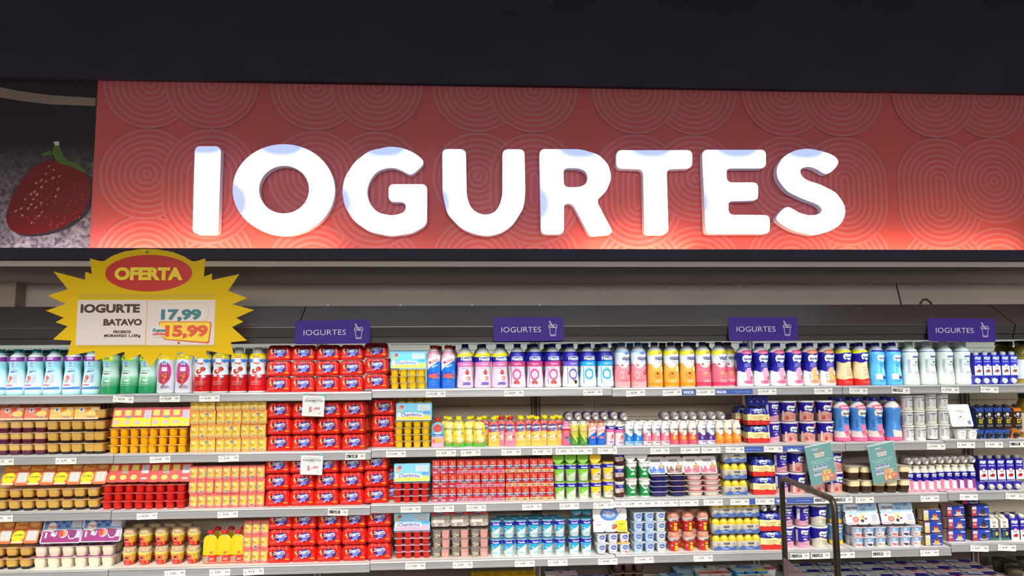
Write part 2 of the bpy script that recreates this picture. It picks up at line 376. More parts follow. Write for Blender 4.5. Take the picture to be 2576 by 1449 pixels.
for n, (ch, (pts, holes, *x)) in enumerate(LET.items()):
    def w(p): return px2(p[0], p[1], YL)
    if pts == 'ell':
        c, q = holes, x[0]; out = [w((c[0] + c[2] * math.cos(2 * PI * i / 56), c[1] - c[3] * math.sin(2 * PI * i / 56))) for i in range(56)]
        hol = [[w((q[0] + q[2] * math.cos(-2 * PI * i / 40), q[1] - q[3] * math.sin(-2 * PI * i / 40))) for i in range(40)]]
    else:
        out = rounded([w(p) for p in pts], .032); hol = [rounded([w(p) for p in holes], .03)] if holes else []
    if sum(a[0] * c[1] - c[0] * a[1] for a, c in zip(out, out[1:] + out[:1])) < 0: out.reverse()
    hol = [h[::-1] if sum(a[0] * c[1] - c[0] * a[1] for a, c in zip(h, h[1:] + h[:1])) > 0 else h for h in hol]
    cx = sum(p[0] for p in out) / len(out); cz = min(p[1] for p in out)
    t = thing('sign_letter', (cx, YF - .012, cz), label='big glowing white letter %s of the sign on the orange panel' % ch, cat='sign letter', group='glowing letters of the big sign')
    rel = lambda l: [(p[0] - cx, p[1] - cz) for p in l]
    b = MB(); b.prism(rel(out), [rel(h) for h in hol], YL - YF + .012, -.012, ml, mside)
    # a thin acrylic face over a translucent return
    fb = MB(); fb.prism(rel(out), [rel(h) for h in hol], YL - YF + .002, YL - YF + .011, ml, ml); fb.build('face', t)
    b.mats = [mside]; b.m = [0] * len(b.m); b.build('return', t)

# ------------------------------------------------------------------ the refrigerated cases
M_STEEL = noisy('shelf_rail_metal', (168, 168, 170), (182, 182, 184), 3, .34, .35, (.6, 1, 14))
M_SHELF = mat((222, 221, 216), .4, name='shelf_enamel')
M_BACK = noisy('back_panel_metal', (226, 214, 196), (236, 224, 206), 1.5, .5)
M_DARKM = mat((66, 63, 62), .55, name='canopy_paint'); M_DARKM2 = mat((48, 45, 43), .5, name='canopy_trim')
M_POST = mat((170, 158, 142), .5, name='upright_metal')
MODS = [-330, 283, 933, 1544, 2130, 2380, 3000]        # columns where the case units meet
RAIL = {1: [(150, 993.5, 1016), (610, 988, 1010), (1240, 976.5, 998.5), (1830, 973, 995), (2250, 969.5, 991), (2470, 967, 989)],
        2: [(140, 1145, 1168.5), (610, 1137.5, 1161.5), (1240, 1124, 1147), (1830, 1117.5, 1140), (2250, 1111, 1133), (2480, 1104.5, 1127)],
        3: [(140, 1286, 1310.5), (610, 1278, 1302), (1240, 1262, 1285.5), (1830, 1248.5, 1271.5), (2260, 1241, 1264), (2480, 1235, 1257.5)],
        4: [(140, 1434.5, 1459), (610, 1422, 1447), (1240, 1404.5, 1427), (1830, 1388, 1411), (2260, 1377.5, 1400.5), (2480, 1365, 1386.5)]}
ZS = {r: [at(p, a, 0)[1] for p, a, c in RAIL[r]] for r in RAIL}
ZR = {r: [at(p, c, 0)[1] for p, a, c in RAIL[r]] for r in RAIL}
MX = [xat(p, 0, 1.0) for p in MODS]
YB = .52                                              # back panel
ZCB = zc(861, -.10)                                   # canopy underside
ZCT = zc(767, .02)
POSN = ['at the left end, under the yellow offer board', 'with granola cups and red six-packs', 'with the yellow pouches on its second shelf', 'with the dark tube frame in front', 'narrow, with mousse trays on its third shelf', 'at the right end, holding drink cartons']
for i in range(6):
    x0, x1 = MX[i], MX[i + 1]
    t = thing('display_case', (x0, 0, 0), label='open refrigerated case unit with four shelves, ' + POSN[i], cat='refrigerated case', group='case units of the dairy wall')
    w = x1 - x0
    b = MB(); b.box(.001, w - .001, YB, YB + .03, .43, ZCB + .06, M_BACK)
    d = Deco(b, front(YB), .001, .0006)
    for r in (1, 2, 3):
        for dz_ in ((.175, .235) if r == 1 else (.30,) if r == 3 else (.108, .174)):
            z = ZS[r][i] + dz_; u = .05
            while u < w - .07: d.rect(u, z, .018, .003, (26, 22, 20), 0, 1, 1); u += .0235
        d.rect(w / 2, ZS[1][i] + .20, w, .002, (90, 96, 100), 0, 1, 1)
    b.build('back_panel', t)
    b = MB(); b.box(.002, w - .002, YB - .010, YB - .001, .452, ZR[4][i] - .004, mat((92, 84, 74), .55)); b.build('shade_panel', t)  # dark sheet added over the back panel, its colour standing in for shade
    for up in (-290, 250, 793, 1337, 1880, 2423, 2900):
        xx = xat(up, YB - .02, 1.3) - x0
        if not .0 < xx < w - .04: continue
        b = MB(); b.box(xx, xx + .05, YB - .012, YB - .001, .451, ZCB + .05, M_POST)
        for e in (-.001, .017, .027, .046): b.box(xx + e, xx + e + .005, YB - .014, YB - .011, .451, ZCB + .05, mat((24, 20, 18)))
        b.build('upright', t)
    for r in (1, 2, 3, 4):
        zt_, zb_ = ZS[r][i], ZR[r][i]
        b = MB(); b.box(.002, w - .002, .0, YB - .025, zt_ - .012, zt_, M_SHELF)
        for xx in (.006, w - .01): b.box(xx, xx + .004, .10, YB - .025, zt_ - .028, zt_ - .012, M_POST)
        s = b.build('shelf', t)
        b = MB()
        sec = [(0, zt_), (-.008, zt_ - .002), (-.010, zt_ - .008), (-.007, zt_ - .010), (-.0075, zb_ + .011), (-.010, zb_ + .010), (-.010, zb_ + .002), (-.004, zb_), (0, zb_)]
        xa_, xb_ = .0015, w - .0015
        b.add([(xa_, y, z) for y, z in sec] + [(xb_, y, z) for y, z in sec], [(k, k + 9, (k + 1) % 9 + 9, (k + 1) % 9) for k in range(9)] + [tuple(range(9)), tuple(range(17, 8, -1))], M_STEEL)
        b.build('price_rail', s)
    b = MB(); b.box(.001, w - .001, -.26, YB - .024, .425, .45, M_SHELF); b.box(.001, w - .001, -.28, -.26, .10, .49, M_DARKM); b.build('base_deck', t)
    b = MB(); b.box(.001, w - .001, -.2, YB + .03, 0, .424, M_DARKM2); b.build('plinth', t)
    area('case_light', (x0 + w / 2, -.055, ZCB - .008), (x0 + w / 2, .03, .9), w * .97, .03, 1.35 * w, (.74, .92, 1)).data.spread = 2.6
    area('case_light', (x0 + w / 2, .27, ZCB - .008), (x0 + w / 2, .46, 1.5), w * .97, .04, 1.1 * w, (.76, .93, 1)).data.spread = 2.8
# canopy over the cases
y0, y1, y2 = .06, -.12, -.10
for a_, c_, lab in ((-330, 746, 'dark grey canopy over the left cases, behind the yellow offer board'), (749, 2556, 'long dark grey canopy carrying four purple category signs'), (2559, 3000, 'dark grey canopy end piece at the far right')):
    x0, x1 = xat(a_, y1, 1.7), xat(c_, y1, 1.7); w = x1 - x0
    t = thing('case_canopy', (x0, 0, 0), label=lab, cat='canopy', group='canopies over the cases')
    zk, zm = zc(821, y1), zc(845, y1)
    sec = [(YB - .03, ZCT - .004), (y0, ZCT), (y1, zk), (y1 - .004, zk - .002), (y1 + .012, zm), (YB - .03, zm)]; n = len(sec)
    b = MB(); b.add([(0, y, z) for y, z in sec] + [(w, y, z) for y, z in sec], [(k, k + n, (k + 1) % n + n, (k + 1) % n) for k in range(n)] + [tuple(range(n)), tuple(range(2 * n - 1, n - 1, -1))], M_DARKM); b.build('hood', t)
    b = MB(); b.box(0, w, y2, y2 + .03, ZCB, zm, M_DARKM2); b.build('lower_trim', t)
    b = MB(); b.box(0, w, y1 - .0065, y1 - .002, zk - .002, zk + .001, mat((120, 112, 106), .3, .6)); b.build('crease_highlight', t)  # highlight along the canopy's crease, painted as a lighter strip
for px_ in (826, 1008, 1188, 1357):
    x, z = at(px_, 766, y0 + .03); b = MB(); b.box(-.004, .004, 0, .01, -.004, .009, mat((230, 230, 230))); b.build('clip', bpy.data.objects['case_canopy.001'], (x - bpy.data.objects['case_canopy.001'].location.x, y0 + .02, ZCT))

# dark seam cable on the wall and loop of cable on the canopy
def tube(mb, pts, r, a, seg=8):
    secs = []
    for i, p in enumerate(pts):
        p = Vector(p); t = (Vector(pts[min(i + 1, len(pts) - 1)]) - Vector(pts[max(i - 1, 0)])).normalized()
        u = t.orthogonal().normalized() if i == 0 else (u - t * u.dot(t)).normalized()
        v = t.cross(u); secs.append([tuple(p + u * r * math.cos(2 * PI * k / seg) + v * r * math.sin(2 * PI * k / seg)) for k in range(seg)])
    mb.loft(secs, a)
b = MB(); p0, p1 = at(2247, 676, YW - .01), at(2279, 770, YW - .01); tube(b, [(p0[0], YW - .006, p0[1] - .01), (p1[0], YW - .006, p1[1] - .12)], .003, mat((40, 36, 34)))
tag(b.build('wall_cable'), 'thin dark cable running slantwise down the grey wall above the canopy', 'cable')
b = MB(); q = [(2312, 772), (2316, 762), (2322, 754), (2331, 753), (2340, 760), (2347, 772)]
tube(b, [(at(x, y, .3)[0], .3, max(at(x, y, .3)[1], ZCT)) for x, y in q], .005, mat((28, 24, 24)))
tag(b.build('cable_loop'), 'small arched loop of black cable sticking up behind the canopy', 'cable')

# ------------------------------------------------------------------ products: one builder per kind
def bottle(key, name, look, prof, zneck, bands, cap, deco, smooth=False, rough=.28, cat='bottle', seg=24, foil=False):
    """a turned bottle: body with printed bands, cap, and a label wrapped on its front"""
    H = prof[-1][1]; t = thing(name, cat=cat); P = smooth_prof(prof)
    b = MB(); b.lathe(P, ramp('bottle_print', H, bands, smooth, rough), seg); b.build('body', t)
    rc, hc, cc = cap; b = MB(); z = zneck
    if foil: b.lathe([(rc, z), (rc, z + hc * .7), (rc * .94, z + hc), (rc * .8, z + hc), (rc * .76, z + hc * .85), (.001, z + hc * .85)], mat(cc, .3, .75), 20)
    else:
        b.lathe([(rc, z), (rc, z + hc * .78), (rc * .93, z + hc), (.001, z + hc)], mat(cc, .35), 24); b.lathe([(rc * 1.05, z - .0005), (rc * 1.05, z + .003)], mat(cc, .35), 24)
    b.build('cap', t)
    b = MB(); deco(Deco(b, wrap(P), .0003, .0007)); b.build('label', t)
    t['look'] = look; return proto(key, t)

def wave(v, a, k, ph=0): return lambda u: v + a * math.sin(u * k + ph)
# --- one-litre bottles on the top shelf
BAT = [(.036, 0), (.0425, .004), (.0425, .03), (.0425, .045), (.0395, .078), (.036, .112), (.0355, .125), (.039, .150), (.0405, .168), (.038, .182), (.030, .193), (.021, .2), (.0195, .202), (.0195, .214)]
def bat_logo(d, v):
    d.rect(.002, v, .021, .022, (226, 240, 250), 2); d.ring(.002, v + .003, .0075, .0075, (40, 90, 190), 3); d.ring(.003, v + .003, .004, .0045, (200, 222, 245), 4, n=10); d.text('Batavo', .002, v - .0085, .0042, (40, 80, 180), 4, bold=.02)
def deco_teal(d):
    d.band(-.05, .05, .163, .184, (122, 30, 128), 0); d.lines(0, .178, .03, 2, .006, (230, 180, 226), 1, .6)
    bat_logo(d, .149); d.text('Pense', .004, .127, .006, (190, 120, 150), 3, shear=.2); d.text('ZERO', .004, .114, .009, (40, 70, 170), 3, bold=.02, shear=.25, rot=.12)
    d.ring(-.008, .083, .0095, .011, (214, 110, 96), 3); d.ring(-.014, .068, .008, .008, (226, 140, 124), 3); d.ring(-.012, .07, .004, .005, (245, 190, 170), 4, n=8)
    d.lines(.013, .098, .02, 8, .0055, (150, 150, 196), 2); d.rect(-.012, .047, .034, .006, (228, 110, 170), 2)
    d.band(-.05, .05, .026, wave(.036, .002, 60), (80, 150, 214), 1); d.lines(0, .031, .05, 1, .004, (50, 90, 180), 2)
bottle('teal', 'yogurt_bottle', 'pale aqua bottle with purple shoulder band and teal cap', BAT, .205, [(0, (150, 222, 232)), (.024, (232, 242, 246)), (.09, (206, 234, 238)), (.14, (150, 214, 224)), (.166, (170, 200, 214)), (.19, (246, 248, 248))], (.0205, .016, (24, 150, 164)), deco_teal, True)
def deco_green(d):
    d.band(-.04, .03, wave(.160, .004, 55, 1.6), .190, (226, 236, 20), 1); d.lines(-.004, .178, .036, 2, .007, (60, 80, 20), 2, .6); bat_logo(d, .146)
    d.text('ORIGINAL', .002, .112, .007, (120, 130, 126), 3); d.rect(-.002, .100, .034, .005, (160, 120, 70), 2); d.text('2', -.02, .066, .022, (236, 248, 240), 3); d.ring(.008, .068, .014, .01, (236, 246, 236), 2, 1, 14, 0, PI, 2 * PI)
    d.lines(.0, .048, .05, 2, .008, (220, 244, 226), 2, .2)
bottle('green', 'yogurt_bottle', 'green and white bottle with lime shoulder label', BAT, .205, [(0, (20, 150, 90)), (.03, (40, 168, 104)), (.075, (150, 214, 174)), (.09, (222, 242, 228)), (.125, (200, 232, 214)), (.16, (140, 205, 176)), (.185, (240, 246, 240))], (.0205, .016, (240, 240, 240)), deco_green, True)
def deco_pink(d):
    d.band(-.04, .04, wave(.164, .003, 55, 1.6), .192, (250, 220, 0), 1); d.lines(0, .180, .036, 2, .006, (200, 120, 20), 2, .6); d.ring(0, .10, .036, .055, (222, 60, 140), 0, n=24, nr=4); bat_logo(d, .148)
    for q in (.125, .118, .111): d.rect(.002, q, .026, .006, (250, 236, 244), 2)
    for u, v, r in ((-.018, .065, .009), (-.002, .085, .012), (.012, .078, .013), (.004, .06, .012), (.014, .092, .009)): d.berry(u, v, r)
    d.poly([(-.012, .022), (.002, .05), (.012, .048), (0, .03)], (226, 96, 96), 3); d.lines(.01, .035, .04, 2, .008, (120, 140, 200), 2, .4)
bottle('pink', 'yogurt_bottle', 'white bottle with magenta strawberry label', BAT, .205, [(0, (246, 246, 246)), (.02, (236, 228, 238)), (.19, (246, 246, 246))], (.0205, .016, (240, 240, 240)), deco_pink, True)
def deco_red(d):
    d.band(-.045, .045, wave(.168, .004, 60, 1.6), .193, (250, 218, 0), 2); d.lines(0, .181, .038, 2, .007, (196, 110, 10), 3, .65)
    for i in range(6): d.rect(-.030 + i * .012, .156, .006, .018, (60, 120, 214), 1)
    d.band(-.06, .06, .150, .162, (90, 150, 226), 0); d.ring(0, .146, .019, .019, (250, 236, 230), 2); d.text('Elegê', 0, .146, .0105, (200, 30, 40), 4, bold=.015, shear=.15)
    d.ring(.012, .116, .013, .011, (196, 60, 44), 2); d.ring(-.008, .105, .015, .012, (210, 56, 44), 2); d.ring(-.004, .108, .005, .006, (250, 230, 190), 3)
    d.band(-.024, -.004, .08, lambda u: .088 - abs(u + .014) * .5, (250, 244, 240), 2, 6, 1); d.ring(.018, .082, .010, .009, (240, 240, 246), 3); d.rect(.022, .084, .006, .005, (50, 46, 66), 4); d.ring(.018, .072, .005, .005, (150, 130, 200), 3)
    d.lines(0, .055, .05, 3, .008, (240, 130, 126), 2, .4)
bottle('red', 'yogurt_bottle', 'white and red bottle with yellow shoulder band', BAT, .205, [(0, (246, 246, 246)), (.006, (214, 26, 30)), (.088, (238, 240, 246)), (.193, (246, 246, 246))], (.0205, .016, (240, 240, 240)), deco_red)
MOL = [(.031, 0), (.0345, .004), (.0345, .05), (.0335, .06), (.0345, .07), (.0345, .145), (.031, .168), (.023, .188), (.018, .197), (.0165, .199), (.0165, .204)]
def deco_mol(d):
    d.band(-.05, .05, lambda u: .118 + u * .75, lambda u: .158 + u * .35, (246, 240, 246), 1, 18); d.text('Molico', .0, .138, .017, (178, 24, 40), 3, w=.050, bold=.02, rot=.42, shear=.1); d.text('zero', .006, .114, .012, (240, 246, 252), 3, bold=.01, rot=.35, shear=.2)
    d.poly([(-.025, .055), (.018, .048), (.024, .075), (-.025, .07)], (236, 90, 100), 2); d.ring(.016, .058, .009, .008, (230, 110, 80), 3); d.rect(-.004, .079, .032, .004, (90, 60, 180), 2); d.lines(0, .035, .05, 3, .008, (80, 140, 236), 2, .5); d.ring(.024, .065, .012, .02, (244, 200, 220), 2, .15, 12, 0, -PI / 2, PI / 2)
bottle('mol', 'yogurt_bottle', 'slender blue bottle with pink neck and coral cap', MOL, .2, [(0, (40, 110, 220)), (.03, (24, 116, 220)), (.135, (236, 170, 186)), (.188, (246, 246, 250)), (.196, (240, 200, 205))], (.0195, .017, (222, 76, 66)), deco_mol)
NES = [(.037, 0), (.043, .005), (.043, .022), (.0415, .045), (.0388, .07), (.0385, .1), (.040, .122), (.0425, .14), (.0415, .158), (.035, .178), (.026, .193), (.0175, .203), (.0165, .205), (.0165, .21)]
def deco_nes(kind):
    c2 = {'straw': (236, 120, 176), 'zp': (222, 70, 140), 'zv': (112, 84, 196), 'zb': (24, 168, 230)}[kind]
    def f(d):
        if kind == 'straw':
            d.band(-.065, .065, .155, wave(.176, .003, 40), (250, 230, 0), 1); d.lines(0, .164, .045, 1, .005, (90, 80, 20), 2); d.band(-.065, .065, .130, wave(.158, .002, 40), NAVY, 2)
        else: d.band(-.065, .065, .130, .181, NAVY, 1)
        d.text('Nestlé', .004, .146, .0165, (250, 250, 252), 4, w=.058, bold=.03); d.rect(.006, .1555, .05, .002, (250, 250, 252), 4); d.band(-.065, .065, .108, wave(.131, .003, 40, 1), c2, 2); d.text('iogurte', .004, .121, .009, (252, 236, 244), 4, bold=.01)
        if kind == 'straw':
            d.ring(-.004, .055, .021, .026, (246, 196, 214), 2); d.ring(-.006, .052, .016, .018, (250, 220, 230), 3); d.berry(.006, .078, .010, 4); d.ring(.012, .05, .011, .009, (232, 120, 100), 5); d.ring(.009, .049, .006, .005, (250, 200, 176), 6, n=10); d.lines(.004, .026, .048, 2, .007, (90, 80, 190), 2, .7); d.lines(0, .1, .04, 1, .006, (170, 170, 210), 2)
        else:
            d.text('ZERO', .0, .100, .008, (150, 150, 170), 3); d.ring(.0, .067, .023, .0275, c2, 3, .3, 24); d.lines(0, .08, .02, 6, .005, (190, 170, 190), 2, .25); d.rect(-.029, .06, .004, .085, (120, 130, 200), 2, 1, 6)
            if kind == 'zp':
                for u, v in ((-.008, .026), (.008, .025), (0, .033)): d.berry(u, v, .007, 4)
            elif kind == 'zv': d.ring(-.006, .026, .008, .006, (240, 220, 180), 4); d.ring(.012, .026, .008, .008, (40, 34, 36), 4); d.rect(.008, .034, .02, .004, (60, 50, 46), 4)
            else: d.ring(.004, .028, .014, .011, (250, 252, 250), 4); d.ring(.004, .031, .012, .006, (214, 232, 236), 5, .4)
    return f
for k, c, lk in (('straw', (240, 204, 220), 'yellow, navy and pink strawberry drink bottle'), ('zp', (240, 214, 224), 'navy-topped bottle with pink zero'), ('zv', (234, 232, 226), 'navy-topped bottle with purple zero'), ('zb', (222, 240, 240), 'navy-topped bottle with light blue zero')):
    bottle('nes_' + k, 'yogurt_bottle', lk, NES, .205, [(0, c), (.178, (222, 220, 200)), (.19, (206, 210, 214))], (.0178, .017, (48, 48, 176)), deco_nes(k))
VIG = [(.034, 0), (.039, .004), (.039, .06), (.037, .095), (.036, .108), (.0375, .125), (.0385, .15), (.0385, .172), (.034, .19), (.025, .203), (.018, .210), (.0165, .213), (.0165, .218)]
def deco_vig(kind):
    top, low, deep, txt = {'zero': ((150, 190, 240), (244, 140, 150), (240, 170, 172), (60, 90, 180)), 'pap': ((250, 226, 10), (246, 172, 66), (244, 150, 20), (190, 140, 30)), 'mor': ((250, 226, 10), (238, 110, 130), (224, 60, 100), (200, 130, 30))}[kind]
    def f(d):
        d.band(-.05, .05, (lambda u: .166 + min(.014, abs(u - .008) * .5)) if kind == 'zero' else wave(.166, .004, 60, .8), .187, top, 1); d.lines(.014, .178, .03, 2, .006, txt, 2, .65)
        d.text('VIGOR', .014, .147, .0165, (34, 40, 110), 4, w=.056, bold=.035)
        d.band(-.06, .06, 0.004, lambda u: .098 + min(.022, (u + .004) ** 2 * 26), low, 1, 20); d.band(-.06, .06, .004, .030 if kind == 'zero' else .024, deep, 2)
        if kind == 'zero':
            d.text('ZERO', .014, .131, .009, (120, 170, 230), 3); d.ring(-.016, .063, .009, .019, (252, 244, 246), 4, .2, 18, .1); d.berry(.028, .075, .011, 3)
        else:
            d.rect(.016, .132, .03, .002, (220, 180, 170), 3); d.rect(.016, .126, .028, .0025, (206, 160, 150), 3)
            if kind == 'pap': d.ring(.030, .093, .011, .013, (248, 232, 186), 3); d.ring(-.004, .063, .018, .02, (240, 140, 40), 3); d.ring(-.002, .07, .007, .004, (60, 44, 30), 4, n=10); d.ring(-.014, .12, .007, .006, (250, 240, 220), 3)
            else: d.berry(.028, .087, .011, 3); d.ring(.002, .062, .02, .018, (236, 120, 120), 3); d.ring(-.002, .07, .007, .006, (230, 190, 110), 4, n=10); d.poly([(-.022, .112), (-.016, .124), (-.008, .112)], (190, 70, 70), 3)
        if kind == 'zero': d.poly([(-.018, .112), (-.016, .120), (-.004, .112), (-.01, .108)], (206, 80, 76), 3); d.lines(.006, .038, .045, 2, .007, (226, 90, 110), 3, .3)
        else: d.lines(.006, .034, .045, 2, .008, (252, 230, 220), 3, .3)
    return f
for k, cp, lk in (('zero', (40, 140, 226), 'white and pale pink bottle with sky-blue cap'), ('pap', (56, 56, 130), 'white and orange papaya bottle with navy cap'), ('mor', (56, 56, 130), 'white and deep pink strawberry bottle with navy cap')):
    bottle('vig_' + k, 'yogurt_bottle', lk, VIG, .214, [(0, (244, 226, 220)), (.004, (240, 238, 244)), (.187, (228, 230, 236))], (.0183, .016, cp), deco_vig(k))
ITA = [(.036, 0), (.0418, .005), (.0418, .028), (.0408, .05), (.0375, .085), (.0362, .108), (.038, .13), (.0408, .152), (.0415, .165), (.0375, .180), (.028, .192), (.0195, .2), (.0185, .203), (.0185, .212)]
def splash(d, cu, cv, w, h, c=(240, 246, 250), L=2):
    """the pale splash behind the maker's name, with a drip and a tail"""
    d.poly([(cu + x * w, cv + y * h) for x, y in ((-.46, .30), (-.30, .48), (-.05, .44), (.15, .36), (.34, .40), (.50, .56), (.44, .25), (.46, -.1), (.34, -.40), (.12, -.56), (-.02, -.46), (-.18, -.30), (-.36, -.44), (-.46, -.2), (-.5, .05))], c, L)
def deco_ita(kind):
    def f(d):
        if kind in ('straw', 'fruit'):
            top, low = ((222, 70, 110), (240, 120, 160)) if kind == 'straw' else ((226, 110, 60), (236, 170, 130))
            d.ring(.002, .176, .034, .0115, top, 2); d.lines(.004, .173, .03, 1, .005, (250, 220, 220), 3)
            d.band(-.075, .075, wave(.077, .004, 90), .174, NAVY, 0, 24); splash(d, .002, .142, .056, .040); d.text('itambé', .004, .142, .0125, (44, 40, 110), 4, w=.042, bold=.03)
            d.lines(.002, .116, .036, 3, .007, (190, 180, 236), 2, .35); d.poly([(-.014, .088), (-.008, .078), (-.004, .094), (.018, .096), (.022, .08), (.016, .03), (-.004, .03)], (244, 160, 190) if kind == 'straw' else (240, 180, 120), 3)
            d.ring(.008, .022, .032, .010, low, 3); d.lines(.008, .022, .04, 1, .006, (180, 60, 110) if kind == 'straw' else (170, 110, 80), 4)
            if kind == 'straw': d.berry(.022, .042, .009, 4)
            else: d.ring(.012, .042, .011, .009, (246, 214, 90), 4); d.ring(.024, .045, .012, .012, (222, 110, 50), 3); d.ring(-.016, .05, .006, .012, (120, 130, 60), 4, .35, 12, 0, PI / 2, 1.5 * PI)
        elif kind == 'oat':
            d.band(-.06, .06, wave(.170, .004, 50, 1), .184, (238, 230, 0), 2); d.band(-.075, .075, wave(.122, .004, 100), .172, NAVY, 0, 24); splash(d, .008, .150, .050, .034); d.text('itambé', .010, .149, .0115, (44, 40, 110), 4, w=.038, bold=.03)
            d.band(-.075, .075, .005, wave(.034, .003, 80), (222, 34, 34), 1, 24); d.lines(.008, .02, .04, 2, .006, (246, 130, 110), 2, .4); d.text('fermentado', .008, .096, .006, (222, 130, 100), 3); d.lines(.008, .085, .036, 5, .008, (196, 160, 130), 2, .2); d.ring(.022, .06, .009, .008, (190, 150, 120), 3, .15, 14)
        elif kind == 'blue':
            d.band(-.045, .045, lambda u: .172 + abs(u) * .1, .184, (40, 40, 170), 1); splash(d, .006, .142, .05, .036, (236, 244, 252)); d.text('itambé', .01, .142, .011, (60, 80, 160), 4, w=.038, bold=.025)
            d.text('zero', .006, .116, .009, (40, 110, 200), 3); d.text('0%', .004, .104, .010, (40, 100, 200), 3); d.band(-.03, .004, .03, .06, (230, 240, 252), 2, 6, 2); d.ring(.012, .07, .012, .022, (150, 214, 250), 2); d.ring(.016, .040, .012, .007, (50, 50, 160), 3); d.lines(.004, .022, .04, 1, .005, (40, 90, 160), 3)
        elif kind == 'nat':
            d.band(-.075, .075, .172, .1755, (60, 80, 170), 2); d.text('itambé', .012, .149, .0115, (70, 50, 150), 4, w=.040, bold=.03); d.ring(.008, .138, .022, .006, (210, 216, 206), 2, .25, 18, 0, PI, 2 * PI); d.rect(.012, .119, .009, .005, (50, 60, 110), 3); d.rect(.006, .121, .004, .003, (50, 60, 110), 3)
            d.text('Natural', .012, .106, .0105, (130, 150, 190), 3, w=.040, shear=.25); d.text('MILK', .014, .093, .006, (160, 190, 220), 3); d.lines(.014, .068, .036, 2, .008, (150, 160, 176), 2, .3); d.rect(.016, .045, .014, .005, (190, 200, 206), 2); d.lines(-.026, .13, .016, 9, .008, (150, 170, 196), 2, .45)
        elif kind == 'zero':
            d.ring(.0, .176, .036, .012, (236, 110, 150), 2); d.band(-.02, .02, .172, lambda u: .178 + abs(u) * .1, (246, 220, 230), 3, 6, 1); splash(d, .002, .146, .056, .038, (244, 246, 236)); d.text('itambé', .006, .145, .012, (40, 46, 110), 4, w=.042, bold=.03); d.text('zero', .006, .119, .011, (40, 60, 150), 3, w=.034, bold=.02); d.text('0%', .0, .102, .013, (30, 60, 150), 3, shear=.2)
            d.band(-.075, .075, .02, wave(.055, .003, 60), (236, 224, 216), 0, 24); d.poly([(-.012, .085), (.016, .088), (.016, .03), (-.008, .026)], (240, 130, 170), 2); d.ring(.0, .048, .015, .007, (236, 90, 130), 3); d.berry(.022, .03, .009, 4); d.lines(-.03, .11, .014, 7, .006, (60, 110, 190), 2, .5); d.band(-.075, .075, .004, .022, (236, 110, 160), 1)
    return f
for k, bd, cp, lk in (('straw', [(0, (244, 240, 244)), (.186, (240, 238, 236))], (44, 44, 200), 'navy bottle with red shoulder and strawberry shake'), ('fruit', [(0, (244, 240, 236)), (.186, (240, 238, 236))], (44, 44, 200), 'navy bottle with orange shoulder and fruit shake'),
        ('oat', [(0, (222, 34, 34)), (.03, (246, 214, 164)), (.184, (246, 246, 246))], (44, 44, 200), 'cream and red bottle with yellow shoulder'), ('blue', [(0, (96, 190, 246)), (.182, (236, 240, 246))], (40, 60, 214), 'sky-blue bottle with blue cap'),
        ('nat', [(0, (240, 243, 232))], (240, 244, 240), 'plain white bottle with thin blue ring'), ('zero', [(0, (236, 110, 160)), (.02, (80, 150, 226)), (.172, (240, 240, 240))], (44, 40, 180), 'blue and pink zero bottle with blue cap')):
    bottle('ita_' + k, 'yogurt_bottle', lk, ITA, .205, bd, (.0195, .018, cp) if k != 'nat' else (.0205, .022, cp), deco_ita(k))
